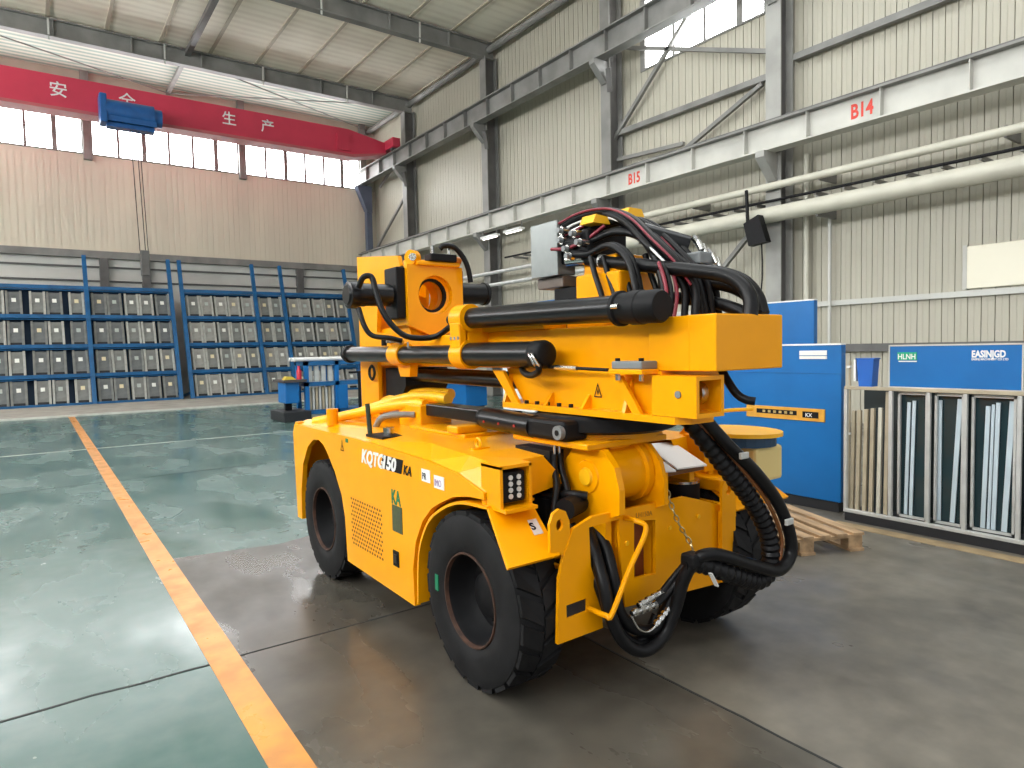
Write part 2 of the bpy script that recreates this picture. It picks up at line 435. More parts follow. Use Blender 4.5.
window('window_%d' % wn, 'Y', 8.45, 11.95, 8.62, 10.4, [9.09, 10.03, 10.95], [0.07, 0.16, 0.07], XR, 1); wn += 1
# wall rails, braces and eave tube on the right wall
for (y0, z0, y1, z1, w_) in ((13.1, 7.25, 8.2, 7.22, 0.13), (7.7, 7.4, -6, 7.4, 0.13), (23.9, 8.0, 18.8, 8.0, 0.0)):
    if w_: MB().bar((12.86, y0, z0), (12.86, y1, z1), w_, w_).build('wall_girt', STEEL, wr)
for a, c in (((12.8, 13.0, 6.95), (12.8, 8.9, 10.6)), ((12.8, 12.7, 6.55), (12.8, 10.5, 6.40)), ((12.8, 10.6, 6.2), (12.8, 8.4, 7.1)),
             ((12.8, 12.3, 9.3), (12.8, 8.2, 7.7)), ((12.8, 27.9, 6.3), (12.8, 24.7, 8.2)), ((12.8, 27.4, 8.9), (12.8, 25.3, 9.8)),
             ((12.6, 9.7, 2.9), (12.6, 8.2, 4.3))):
    MB().bar(a, c, 0.09, 0.09).build('diagonal_brace', STEEL, wr)
MB().cyl((12.72, YF, ZR - 0.28), (12.72, YB, ZR - 0.28), 0.11, 14).build('eave_tube', STEEL, wr)
MB().box(12.93, 13.0, YF, 12.2, 2.32, 2.42).build('wall_ledge', WALLL, wr)
MB().box(12.9, 13.0, YF, 7.0, 1.40, 1.55).build('wall_ledge', STEELD, wr)

# unseen left wall, its window band added for side light, and the roof
wl = root('wall_left', (XL, 0, 0), kind=ST)
MB().box(XL - 0.2, XL, YF, YB, 0, 7.2).build('lower_wall', WALLP, wl)
MB().box(XL - 0.2, XL, YF, YB, 10.2, ZR + 0.4).build('head_wall', WALLP, wl)
for i in range(5):
    window('window_%d' % wn, 'Y', YF + 0.05 + i * 6.86, YF + 6.8 + i * 6.86, 7.2, 10.2, [YF + 0.05 + i * 6.86 + 1.35 * k for k in range(1, 5)], [0.1], XL - 0.12, -1); wn += 1

ce = root('ceiling', (0, 0, ZR), kind=ST)
def roofpiece(x0, x1, y0, y1, m, name): MB().box(x0, x1, y0, y1, ZR, ZR + 0.15).build(name, m, ce)
roofpiece(XL, XR, 12.9, 24.5, ROOF, 'insulation_field')
roofpiece(XL, XR, 24.5, YB, BAYS, 'translucent_field')
roofpiece(XL, XR, YF, -2.0, ROOF, 'insulation_field')
roofpiece(XL, -6.0, -2.0, 12.9, ROOF, 'insulation_field')
roofpiece(-1.0, 3.5, -2.0, 12.9, ROOF, 'insulation_field')
roofpiece(8.5, XR, -2.0, 12.9, ROOF, 'insulation_field')
roofpiece(-6.0, -1.0, -2.0, 12.9, ROOFFILL, 'added_roof_light')  # unseen glowing sheets, added for soft top light on the machine
roofpiece(3.5, 8.5, -2.0, 12.9, ROOFFILL, 'added_roof_light')
x = XL + 0.8
while x < XR:
    MB().box(x - 0.05, x + 0.05, 12.9, 24.5, ZR - 0.03, ZR + 0.01).build('purlin', mat('dusty seam', (0.50, 0.43, 0.34), 0.7), ce)
    x += 1.5
for yy in (24.4, 18.55, 12.8, 7.94, 2.6):
    rb = MB()
    rb.box(XL, 12.9, yy - 0.015, yy + 0.015, 11.22, 11.72)
    rb.box(XL, 12.9, yy - 0.13, yy + 0.13, 11.20, 11.24); rb.box(XL, 12.9, yy - 0.13, yy + 0.13, 11.70, 11.74)
    for i in range(12): rb.box(XL + 0.6 + i * 2.05, XL + 0.63 + i * 2.05, yy - 0.12, yy + 0.12, 11.24, 11.70)
    r_ = rb.build('rafter', STEEL, ce)
    for i in range(7):
        MB().bar((-8.5 + i * 3.1, yy - 0.14, 11.70), (-8.5 + i * 3.1, yy - 0.10, 11.10), 0.05, 0.03).build('flange_brace', WALLL, r_)
MB().bar((4.6, 12, 11.62), (4.6, 24.4, 11.62), 0.16, 0.16).build('ridge_tie', STEELD, ce)
MB().bar((4.6, 24.4, 11.62), (4.6, YB, 11.62), 0.13, 0.13).build('ridge_tie', STEEL, ce)
for a, c in (((4.6, 28.2, 11.55), (12.6, 24.6, 11.55)), ((4.6, 24.6, 11.55), (12.6, 28.2, 11.55)), ((4.6, 28.2, 11.55), (-3.4, 24.6, 11.55))):
    MB().cyl(a, c, 0.022, 6).build('sag_rod', STEEL, ce)

# ------------------------------------------------------------------ columns
cols = [(24.4, 'grey steel column farthest away, beside the red crane end'),
        (18.55, 'grey steel column between two bright ribbed wall bays'),
        (12.8, 'grey steel column left of the upper right wall window'),
        (7.94, 'pale steel column behind the black floodlight')]
for i, (yy, lab) in enumerate(cols):
    r = root('steel_column', (12.7, yy, 0), lab, 'column', 'columns along the right wall')
    m_ = mat('mid grey steel', (0.36, 0.355, 0.33), 0.55, var=0.25, scale=1.5) if i == 3 else STEEL
    MB().box(12.47, 12.50, yy - 0.17, yy + 0.17, 0, 11.25).build('flange', m_, r)
    MB().box(12.90, 12.93, yy - 0.17, yy + 0.17, 0, 11.25).build('flange', m_, r)
    MB().box(12.50, 12.90, yy - 0.012, yy + 0.012, 0, 11.25).build('web', STEELD, r)
    MB().box(12.42, 12.94, yy - 0.2, yy + 0.2, 0, 0.03).build('base_plate', STEELD, r)
    for zb in (5.46, 9.02):
        MB().prism([(12.0, zb), (12.5, zb), (12.5, zb - 0.55), (12.42, zb - 0.55), (12.0, zb - 0.12)], 'Y', yy - 0.1, yy + 0.1).build('bracket', m_, r)
    if i in (0, 1, 2):
        MB().bar((12.3, yy - 0.3, 8.75), (12.5, yy - 0.15, 8.25), 0.12, 0.2).build('knee_plate', STEELD, r)
r = root('corner_column', (12.6, 28.05, 0), 'dark blue grey steel column in the far corner under the crane beam', 'column')
MB().box(12.35, 12.6, 27.9, 28.15, 0, 9.0).build('shaft', mat('blue grey steel', (0.09, 0.11, 0.16), 0.5, var=0.2, scale=2), r)
MB().prism([(11.9, 8.98), (12.6, 8.98), (12.6, 7.8), (12.35, 7.9)], 'Y', 27.85, 28.2).build('bracket', MATS['blue grey steel'], r)

# ------------------------------------------------------------------ crane runway beams
def runway(name, z0, z1, y0, y1, m, label, letters, step):
    r = root(name, (12.2, (y0 + y1) / 2, z0), label, 'beam')
    MB().box(12.2, 12.23, y0, y1, z0 + 0.03, z1 - 0.11).build('web', m, r)
    MB().box(12.06, 12.37, y0, y1, z0, z0 + 0.03).build('bottom_flange', m, r)
    MB().box(12.05, 12.38, y0, y1, z1 - 0.11, z1 - 0.07).build('top_flange', STEEL, r)
    MB().box(12.18, 12.25, y0, y1, z1 - 0.07, z1).build('rail', STEELD, r)
    y = y0 + 0.35
    while y < y1:
        MB().box(12.07, 12.2, y - 0.008, y + 0.008, z0 + 0.03, z1 - 0.11).build('stiffener', m, r); y += step
    for s, yy, zz in letters:
        text('lettering', s, 0.36, TXTR, (12.196, yy, zz), (0, -1, 0), (0, 0, 1), r, bold=0.010, xs=0.72)
runway('crane_runway_beam', 5.46, 6.09, -5.5, 28.3, STEELL, 'lower pale crane runway beam lettered B14 and B15 along the right wall', [('B14', 6.22, 5.62), ('B15', 11.75, 5.62)], 1.35)
runway('crane_runway_beam', 9.03, 9.72, -5.5, 28.3, STEEL, 'upper grey crane runway beam carrying the red crane girder', [], 1.35)

# ------------------------------------------------------------------ overhead crane
cr = root('overhead_crane', (4, 25.5, 9.36), 'red overhead crane girder with white characters spanning the hall', 'crane')
g0, g1 = 25.22, 25.78
MB().prism([(XL + 1, 9.42), (10.6, 9.42), (12.1, 9.72), (12.1, 10.12), (10.5, 10.42), (XL + 1, 10.42)], 'Y', g0, g1).build('girder', CRED, cr)
MB().prism([(XL + 1, 9.34), (10.7, 9.34), (12.1, 9.66), (12.1, 9.72), (10.6, 9.44), (XL + 1, 9.44)], 'Y', g0 - 0.06, g1 + 0.06).build('bottom_flange', PINK, cr)
MB().box(12.05, 12.40, 24.5, 26.5, 9.82, 10.2, 0.03).build('end_truck', CRED, cr)
for yy in (24.8, 26.2): MB().cyl((12.12, yy, 9.86), (12.3, yy, 9.86), 0.13, 16).build('truck_wheel', STEELD, cr)
for sy, xx, zz in (('安', 0.75, 9.80), ('全', 2.62, 9.83), ('生', 5.78, 9.83), ('产', 7.12, 9.80)):
    text('character', sy, 0.50, WHT, (xx, g0 - 0.004, zz), (1, 0, 0), (0, 0, 1), cr, bold=0.004)
MB().box(10.0, 10.5, 25.15, 25.22, 9.55, 10.2).build('ladder_plate', CRED, cr)

ho = root('chain_hoist', (2.9, 24.9, 8.95), 'blue electric hoist hanging from the red crane girder', 'hoist')
MB().cyl((2.15, 24.85, 9.42), (3.55, 24.85, 9.42), 0.36, 28).build('drum', BLUEH, ho)
MB().cyl((3.55, 24.85, 9.42), (3.78, 24.85, 9.42), 0.28, 24).build('motor', BLUEH, ho)
MB().box(2.02, 2.22, 24.5, 25.15, 8.98, 9.86, 0.03).build('gearbox', BLUEH, ho)
MB().box(2.2, 3.6, 24.55, 24.62, 9.05, 9.22, 0.01).build('cover', BLUEH, ho)
MB().box(2.2, 3.55, 24.7, 25.1, 8.92, 9.06, 0.01).build('rope_guide', BLUEH, ho)
MB().box(2.3, 3.4, 24.95, 25.4, 9.26, 9.32).build('trolley', STEELD, ho)
for xx in (2.86, 3.02, 3.1): MB().cyl((xx, 24.85, 8.95), (xx + 0.10, 24.85, 5.05), 0.012, 6).build('rope', BLKM, ho)
MB().box(2.96, 3.22, 24.75, 24.95, 4.25, 5.08, 0.03).build('hook_block', STEELD, ho)

ho.location.y -= 0.12
# ------------------------------------------------------------------ services on the right wall
def pipe(name, pts, rr, m, label, clamp=None):
    r = root(name, (12.7, pts[0][1], pts[0][2]), label, 'pipe')
    MB().tube(pts, rr, 14).build('run', m, r)
    if clamp:
        y = min(p[1] for p in pts) + 0.4
        while y < max(p[1] for p in pts):
            z = pts[0][2]; xx = pts[0][0]
            if any(abs(y - c_[0]) < 0.25 for c_ in cols): y += 0.2; continue
            MB().box(xx, 12.98, y - 0.02, y + 0.02, z - rr * 1.2, z + rr * 1.2).build('clamp', STEEL, r); y += clamp
    return r
pipe('duct_pipe', [(12.28, -5.5, 4.21), (12.28, 12.9, 4.21)], 0.16, PIPE, 'thick cream duct pipe running along the right wall', 4.0)
pipe('supply_pipe', [(12.36, -5.5, 4.80), (12.36, 12.2, 4.80)], 0.075, PIPE, 'upper cream supply pipe along the right wall above the black cable', 3.0)
pipe('cable_conduit', [(12.40, -5.5, 4.49), (12.40, 17.4, 4.53)], 0.028, BLKM, 'thin black cable conduit strung along the right wall', 0.55)
pipe('conductor_pipe', [(12.40, 13.2, 4.12), (12.40, 26.2, 4.12)], 0.06, ALU, 'silver pipe on far right wall, upper of the far pair')
pipe('conductor_pipe', [(12.40, 10.0, 3.72), (12.40, 26.2, 3.72)], 0.06, ALU, 'silver pipe on far right wall, lower of the far pair')
pipe('down_pipe', [(12.82, 7.42, 0.0), (12.82, 7.42, 5.4)], 0.055, PIPE, 'cream vertical pipe beside the pale column')
pipe('down_pipe', [(12.85, 6.95, 0.0), (12.85, 6.95, 4.5)], 0.03, WALLL, 'thin vertical conduit on the ribbed wall right of the pale column')
r = root('flood_light', (12.2, 8.0, 3.6), 'black floodlight hanging below the pipes beside the pale column', 'floodlight')
MB().prism([(7.72, 3.62), (8.12, 3.58), (8.24, 4.05), (7.9, 4.18)], 'X', 11.88, 12.06).build('housing', BLKM, r)
MB().bar((11.98, 8.2, 4.0), (12.05, 8.28, 4.75), 0.05, 0.05).build('hanger', BLKM, r)
MB().tube(spline([(12.0, 7.9, 3.65), (12.1, 7.95, 3.0), (12.15, 8.05, 2.2)]), 0.015, 6).build('cord', BLKM, r)
for i, (yy, lab) in enumerate(((16.5, 'small strip lamp under the far beam, nearer of the pair'), (17.8, 'small strip lamp under the far beam, farther of the pair'))):
    r = root('strip_lamp', (12.1, yy, 5.2), lab, 'lamp', 'strip lamps under the lower runway beam')
    MB().box(12.02, 12.2, yy - 0.45, yy + 0.45, 5.2, 5.27, 0.01).build('housing', WHT, r)
    MB().cyl((12.11, yy - 0.4, 5.185), (12.11, yy + 0.4, 5.185), 0.02, 8).build('tube', mat('lamp tube', (0.9, 0.9, 0.85), 0.3, emit=(1, 0.95, 0.85), estr=3), r)
    for dy in (-0.4, 0.4): MB().box(12.1, 12.12, yy + dy - 0.01, yy + dy + 0.01, 5.26, 5.46).build('hanger', STEEL, r)
bd = root('notice_board', (12.95, 3.6, 2.44), 'cream blank board fixed on the ribbed right wall', 'board')
MB().box(12.94, 12.985, 2.4, 4.62, 2.45, 3.17, 0.015).build('panel', BOARD, bd)
MB().box(12.93, 12.99, 4.6, 4.66, 2.44, 3.19).build('edge_trim', STEELL, bd)

# ================================================================== FAR RACKS
LEAN = math.atan(0.30)
def lean(p, y0=26.0):                      # local (x, depth, height) -> world, racks lean back to the wall
    c, s = math.cos(LEAN), math.sin(LEAN)
    return (p[0], y0 + p[1] * c + p[2] * s, 0.05 + p[2] * c - p[1] * s + 0.0)
H = [0.02, 1.02, 2.05, 3.10, 4.15]
def rack(x0, x1, label, posts):
    r = root('leaning_rack', ((x0 + x1) / 2, 26.0, 0.05), label, 'rack', 'blue racks along the far wall')
    for px in posts:
        MB().bar(lean((px, 0.0, 0.0)), lean((px, 0.0, 5.35)), 0.13, 0.12).build('post', BLUED, r)
        MB().bar(lean((px, 0.36, 0.3)), (px, 27.95, 0.05), 0.08, 0.08).build('rear_leg', BLUED, r)
    for h in H:
        q = MB(); a = lean((x0, 0.02, h)); c = lean((x1, 0.02, h))
        q.bar(a, c, 0.10, 0.12); q.build('shelf_beam', BLUED, r)
        q = MB(); q.bar(lean((x0, 0.2, h)), lean((x1, 0.2, h)), 0.36, 0.03, up=(0, -math.sin(LEAN), math.cos(LEAN))); q.build('shelf', BLUED, r)
    q = MB(); m0, m1 = lean((x0, 0.40, 0.05)), lean((x0, 0.40, 4.2))
    n1 = lean((x1, 0.40, 4.2)); n0 = lean((x1, 0.40, 0.05))
    d = Vector((0, 0.02, 0.0))
    q.add([Vector(m0), Vector(n0), Vector(n1), Vector(m1), Vector(m0) + d, Vector(n0) + d, Vector(n1) + d, Vector(m1) + d],
          [(0, 1, 2, 3), (7, 6, 5, 4), (0, 4, 5, 1), (1, 5, 6, 2), (2, 6, 7, 3), (3, 7, 4, 0)])
    q.build('back_sheet', mat('dark blue backing', (0.004, 0.03, 0.075), 0.6), r)
    return r
RACKS = [(-1.30, 1.50, 'leftmost blue leaning rack of grey cases, before the first post', 'leftmost', (1.55,)),
         (1.60, 4.12, 'second blue leaning rack of grey cases from the left', 'second', (4.18,)),
         (4.62, 7.10, 'third blue leaning rack from the left, with pale cases', 'third', (4.55, 7.17)),
         (7.24, 8.20, 'narrow fourth blue leaning rack from the left', 'narrow fourth', (8.27,)),
         (8.36, 10.95, 'blue leaning rack nearest the yellow machine head', 'rightmost', (11.0,))]
def case_mesh(w, h, tone, framed):
    q = MB(); q.box(-w / 2, w / 2, 0.02, 0.30, 0, h, 0.012)
    return q
VAR = []
for tone in (CASEA, CASEB, CASEC):
    q = MB(); q.box(-0.215, 0.215, 0.03, 0.30, 0.0, 0.86, 0.012); me = q.mesh('case_body'); me.materials.append(tone)
    e = MB(); e.box(-0.222, -0.155, 0.0, 0.28, 0.0, 0.88); e.box(0.155, 0.222, 0.0, 0.28, 0.0, 0.88); me2 = e.mesh('case_edge')
    me2.materials.append(FRAMEC if tone is not CASEA else CASEB)
    s_ = MB(); s_.box(-0.15, 0.15, 0.012, 0.05, 0.02, 0.14); me3 = s_.mesh('case_slot'); me3.materials.append(DRKR)
    VAR.append((me, me2, me3))
TM = []
for m_ in (TAGW, TAGY, mat('grey tag', (0.45, 0.50, 0.46), 0.5)):
    t_ = MB(); t_.box(-0.06, 0.06, 0.015, 0.035, 0.50, 0.63); me = t_.mesh('case_tag'); me.materials.append(m_); TM.append(me)
ROWN = ['bottom', 'second', 'third', 'top']
for ri, (x0, x1, lab, short, posts) in enumerate(RACKS, 1):
    rack(x0, x1, lab, posts)
    n = {1: 5, 2: 5, 3: 5, 4: 2, 5: 5}[ri]
    pitch = (x1 - x0 - 0.06) / n
    for row in range(4):
        for k in range(n):
            xx = x0 + 0.05 + pitch * (k + 0.5) + (1 if k % 2 == 0 else -1) * max(0.0, pitch - 0.455) * 0.4 + random.uniform(-0.001, 0.001)
            if ri in (1, 2): v = 0 if random.random() < 0.65 else 1
            else: v = 1 if random.random() < 0.45 else 2
            tone = ('dark grey', 'mid grey', 'pale grey')[v]
            base = lean((xx, 0.08, H[row] + 0.02))
            o = root('storage_case', base, '%s case, %s from left on the %s shelf of the %s blue rack' % (tone, ORD[k], ROWN[row], short), 'case', 'cases on the far racks')
            o.rotation_euler = (-LEAN, random.uniform(-0.012, 0.012), 0)
            for nm, me in (('body', VAR[v][0]), ('side_edge', VAR[v][1]), ('slot', VAR[v][2]), ('tag', TM[random.choice((0, 0, 1, 2))])):
                c = bpy.data.objects.new(nm, me); COL.objects.link(c); c.parent = o

# ================================================================== BLUE PROFILE CART (middle distance)
ct = root('profile_cart', (5.6, 16.0, 0), 'blue steel cart of profiles behind the machine front', 'cart')
for xx, yy in ((5.25, 15.7), (5.25, 16.3), (6.0, 15.7), (6.9, 15.7), (6.0, 16.3), (6.9, 16.3)):
    MB().box(xx - 0.05, xx + 0.05, yy - 0.05, yy + 0.05, 0.0, 1.40).build('post', BLUE, ct)
for z in (0.12, 0.80, 1.30):
    MB().box(5.2, 6.95, 15.65, 16.35, z, z + 0.10).build('shelf', BLUED, ct)
MB().box(6.0, 6.25, 15.62, 15.66, 0.22, 0.80).build('side_panel', BLUE, ct)
MB().box(4.72, 5.05, 15.6, 16.2, 0.42, 0.92, 0.02).build('drawer_box', BLUE, ct)
MB().box(4.66, 5.2, 15.5, 16.4, 0.92, 0.98).build('tray', mat('dark tray', (0.06, 0.05, 0.05), 0.5), ct)
MB().box(4.6, 5.25, 15.4, 16.5, 0.0, 0.24, 0.02).build('base_weight', DRKR, ct)
MB().box(4.8, 4.95, 15.9, 16.0, 0.24, 0.42).build('stem', BLKM, ct)
for k in range(8):
    xx = 5.32 + k * 0.08
    MB().box(xx, xx + 0.05, 15.72, 15.84, 0.225, 0.78 - 0.01 * (k % 3)).build('standing_profile', ALU if k % 2 else TAN, None,
        label='short metal profile, %s from left, standing on the low cart shelf' % ORD[k], category='profile', group='profiles standing on the cart')
for k in range(4):
    MB().box(5.3 + k * 0.17, 5.4 + k * 0.17, 15.72, 15.8, 0.905, 1.28).build('upright_strip', ALU, None,
        label='metal strip, %s from left, standing on the middle cart shelf' % ORD[k], category='strip', group='strips on the middle cart shelf')
for k, (yy, lab) in enumerate(((15.75, 'long white tube lying on top of the blue cart, nearest'), (15.95, 'long white tube lying on top of the blue cart, middle'), (16.15, 'long white tube lying on top of the blue cart, rearmost'))):
    MB().cyl((5.0, yy, 1.45), (6.9, yy, 1.45), 0.05, 12).build('white_tube', WHT, None, label=lab, category='tube', group='tubes on top of the cart')
MB().lathe([(0, 0), (0.06, 0), (0.06, 0.2), (0.03, 0.26), (0.03, 0.32), (0, 0.32)], (5.1, 15.75, 0.98), (0, 0, 1), 14).build('red_bottle', REDB, None, label='red bottle standing on the cart tray', category='bottle')
MB().prism([(4.7, 0.98), (4.98, 0.98), (4.9, 1.05), (4.76, 1.06)], 'Y', 15.6, 15.8).build('tool_roll', mat('yellow tool', (0.6, 0.45, 0.05), 0.5), None, label='small yellow tool lying on the cart tray', category='tool')
t = root('stand_pole', (6.3, 15.0, 0), 'black T shaped stand pole before the blue cart', 'stand')
MB().box(6.05, 6.55, 14.8, 15.2, 0, 0.05, 0.01).build('foot', BLKM, t)
MB().cyl((6.3, 15, 0.05), (6.3, 15, 1.12), 0.035, 10).build('pole', BLKM, t)
MB().cyl((6.05, 15, 1.12), (6.55, 15, 1.12), 0.025, 10).build('cross_bar', BLKM, t)

# things seen under and behind the machine
wbn = root('work_bench', (9.2, 16.2, 0), 'low blue work bench by the right wall, seen under the boom', 'bench')
MB().box(8.95, 9.7, 14.4, 18.0, 0.68, 0.76).build('top', BLUE, wbn)
MB().box(9.0, 9.65, 14.5, 17.9, 0.12, 0.68).build('cabinet', BLUE, wbn)
for yy in (14.6, 17.8): MB().box(9.05, 9.6, yy - 0.05, yy + 0.05, 0, 0.12).build('foot', DRKR, wbn)
rl = root('film_roll', (9.2, 19.4, 0), 'white plastic film roll standing behind the machine post', 'roll')
MB().cyl((9.2, 19.4, 0.1), (9.2, 19.4, 1.5), 0.42, 24).build('film', WHT, rl)
MB().cyl((9.2, 19.4, 0.0), (9.2, 19.4, 1.56), 0.06, 12).build('core', TAN, rl)
for k, (y0, y1, lab) in enumerate(((10.6, 11.9, 'tall blue topped white partition near the right wall, nearer'), (12.1, 13.4, 'tall blue topped white partition near the right wall, farther'))):
    pr = root('partition', (9.5, (y0 + y1) / 2, 0), lab, 'partition', 'partitions by the right wall')
    MB().box(9.4, 9.5, y0, y1, 0.1, 2.45).build('panel', WHT, pr)
    MB().box(9.36, 9.54, y0, y1, 2.45, 2.66).build('head', BLUE, pr)
    for yy in (y0 + 0.1, y1 - 0.1): MB().box(9.2, 9.7, yy - 0.03, yy + 0.03, 0, 0.1).build('foot', STEELD, pr)

# ================================================================== RIGHT SIDE FURNITURE
cb = root('blue_board', (6.05, 3.8, 0), 'blue steel display board with yellow strip and white plate behind the machine', 'board')
MB().box(6.0, 6.08, 3.13, 4.75, 0.10, 1.57, 0.006).build('body', BLUE, cb)
MB().box(5.995, 6.08, 3.13, 4.75, 1.57, 1.585).build('top_edge', WHT, cb)
MB().box(6.02, 6.30, 3.16, 4.72, 0.0, 0.10).build('plinth', DRKR, cb)
MB().box(5.994, 6.0, 3.13, 4.75, 1.30, 1.304).build('seam', BLUED, cb)
pl = MB().box(5.990, 6.0, 3.265, 3.535, 1.475, 1.52).build('name_plate', WHT, cb)
MB().box(5.990, 6.0, 3.265, 3.535, 1.44, 1.468).build('name_plate', WHT, cb)
st_ = MB().box(5.988, 6.0, 3.28, 4.12, 0.845, 0.965).build('strip_sign', mat('yellow sign', (0.72, 0.36, 0.04), 0.45, var=0.15, scale=10), cb)
MB().box(5.985, 5.988, 3.34, 3.50, 0.875, 0.935).build('sign_mark', BLKM, st_)
MB().box(5.985, 5.988, 3.56, 4.0, 0.89, 0.935).build('sign_mark', BLKM, st_)
text('sign_lettering', 'KX', 0.05, WHT, (5.983, 3.47, 0.886), (0, -1, 0), (0, 0, 1), st_, extrude=0.0005, bold=0.001)
for k in range(6): MB().box(5.9835, 5.985, 3.60 + k * 0.06, 3.63 + k * 0.06, 0.90, 0.925).build('sign_stroke', mat('worn yellow mark', (0.45, 0.33, 0.12), 0.5), st_)

ub = root('tall_blue_board', (7.0, 4.4, 0), 'taller blue board standing behind the yellow striped blue board', 'board')
MB().box(6.95, 7.02, 3.93, 5.0, 0.08, 2.06, 0.006).build('body', BLUE, ub)
MB().box(6.95, 7.02, 3.93, 5.0, 2.06, 2.075).build('top_edge', WHT, ub)
MB().box(7.0, 7.36, 3.96, 4.97, 0, 0.08).build('plinth', DRKR, ub)
sp_ = root('corner_pole', (6.0, 3.02, 0), 'thin tan pole standing between the blue board and the glass rack', 'pole')
MB().cyl((5.98, 3.05, 0.02), (6.0, 3.05, 1.42), 0.012, 8).build('rod', TAN, sp_)
MB().box(5.95, 6.02, 3.015, 3.085, 0, 0.02).build('foot', STEELD, sp_)
for z in (0.75, 1.36): MB().box(5.965, 6.005, 3.035, 3.065, z, z + 0.02).build('ring', WHT, sp_)

rk = root('glass_rack', (5.95, 2.0, 0), 'metal rack of dark glass panels under the blue sign at right', 'rack')
RX = 5.82
MB().box(RX, RX + 0.04, 1.05, 3.01, 1.175, 1.205, 0.004).build('top_rail', TAN, rk)
MB().box(RX, RX + 0.04, 1.05, 3.01, 0.075, 0.105, 0.004).build('bottom_rail', ALU, rk)
MB().box(RX + 0.002, RX + 0.36, 1.05, 3.0, 0.0, 0.075).build('base_tray', DRKR, rk)
MB().box(RX + 0.34, RX + 0.37, 1.05, 3.0, 0.075, 1.18).build('back_panel', mat('dark back panel', (0.02, 0.03, 0.03), 0.5), rk)
for yy in (3.0, 2.62, 2.33, 2.07, 1.72, 1.40, 1.06):
    MB().box(RX + 0.005, RX + 0.035, yy - 0.014, yy + 0.014, 0.076, 1.18).build('post', ALU, rk)
for y0, y1 in ((2.35, 2.58), (2.09, 2.30), (1.75, 2.04), (1.43, 1.69), (1.09, 1.37)):
    fb = MB(); fx = RX + 0.05
    fb.box(fx, fx + 0.025, y0, y0 + 0.018, 0.11, 1.165); fb.box(fx, fx + 0.025, y1 - 0.018, y1, 0.11, 1.165)
    fb.box(fx, fx + 0.025, y0, y1, 0.11, 0.128); fb.box(fx, fx + 0.025, y0, y1, 1.147, 1.165)
    f_ = fb.build('panel_frame', ALU, rk)
    MB().box(fx + 0.055, fx + 0.061, y0 + 0.01, y1 - 0.01, 0.115, 1.16).build('glass_pane', GLASS, f_)
lathY = (2.965, 2.915, 2.855, 2.80, 2.735, 2.675)
for k, yy in enumerate(lathY):
    MB().bar((RX + 0.06, yy, 0.077), (RX + 0.09, yy, 1.16 if k in (5,) else 0.98 + 0.01 * k), 0.03, 0.03, up=(0, 1, 0)).build('tan_lath', TAN if k != 4 else PIPE, None,
        label='narrow tan lath, %s from the left, standing in the open end of the glass rack' % ORD[k], category='lath', group='tan laths in the glass rack')
for k, (ya, yb, w_) in enumerate(((2.525, 2.505, 0.026), (2.485, 2.465, 0.026), (2.27, 2.27, 0.024), (2.175, 2.13, 0.034), (1.965, 1.94, 0.03), (1.927, 1.906, 0.020), (1.895, 1.875, 0.028), (1.825, 1.785, 0.036), (1.60, 1.55, 0.03), (1.52, 1.50, 0.02), (1.30, 1.22, 0.03))):
    MB().bar((RX + 0.085, ya, 0.130), (RX + 0.085, yb, 1.08 + 0.015 * (k % 4)), 0.012, w_, up=(0, 1, 0)).build('pale_strip', ALUB, None,
        label='pale blue grey strip, %s from the left, leaning inside the glass rack' % (ORD + ['eleventh'])[k], category='strip', group='pale strips in the glass rack')
sg = root('header_sign', (5.85, 2.17, 1.205), 'blue header sign with green logo standing on the glass rack', 'sign')
MB().box(5.845, 5.875, 1.715, 2.635, 1.207, 1.55).build('panel', BLUE, sg)
fr = MB(); fr.box(5.84, 5.88, 1.71, 2.64, 1.55, 1.562); fr.box(5.84, 5.88, 2.635, 2.645, 1.206, 1.562); fr.box(5.84, 5.88, 1.705, 1.715, 1.206, 1.562); fr.box(5.84, 5.88, 1.71, 2.64, 1.2055, 1.213)
fr.build('frame', STEELL, sg)
lg = MB().box(5.841, 5.845, 2.425, 2.575, 1.435, 1.50).build('logo_plate', mat('green logo', (0.0, 0.33, 0.17), 0.5), sg)
text('logo_lettering', 'HLNH', 0.062, WHT, (5.8395, 2.572, 1.443), (0, -1, 0), (0, 0, 1), lg, extrude=0.0005, bold=0.001, xs=0.83)
MB().box(5.841, 5.845, 2.425, 2.565, 1.42, 1.429).build('logo_underline', WHT, sg)
text('sign_lettering', 'EASINJGD', 0.072, WHT, (5.8435, 2.037, 1.458), (0, -1, 0), (0, 0, 1), sg, extrude=0.001, bold=0.0028, xs=0.70)
text('sign_small_lettering', 'EASINJ MACHINERY CO LTD', 0.022, WHT, (5.8435, 2.037, 1.435), (0, -1, 0), (0, 0, 1), sg, extrude=0.0005, bold=0.0006, xs=0.85)
bn = root('blue_bin', (5.9, 2.82, 1.205), 'small blue plastic bin standing on the glass rack rail', 'bin')
q = MB(); q.prism([(2.775, 1.2055), (2.885, 1.2055), (2.905, 1.44), (2.76, 1.44)], 'X', 5.825, 5.93); q.build('body', mat('blue plastic', (0.01, 0.11, 0.45), 0.4), bn)
MB().box(5.818, 5.937, 2.752, 2.912, 1.44, 1.452, 0.003).build('rim', MATS['blue plastic'], bn)
MB().box(5.825, 5.93, 2.912, 2.93, 1.25, 1.44).build('white_side', WHT, bn)

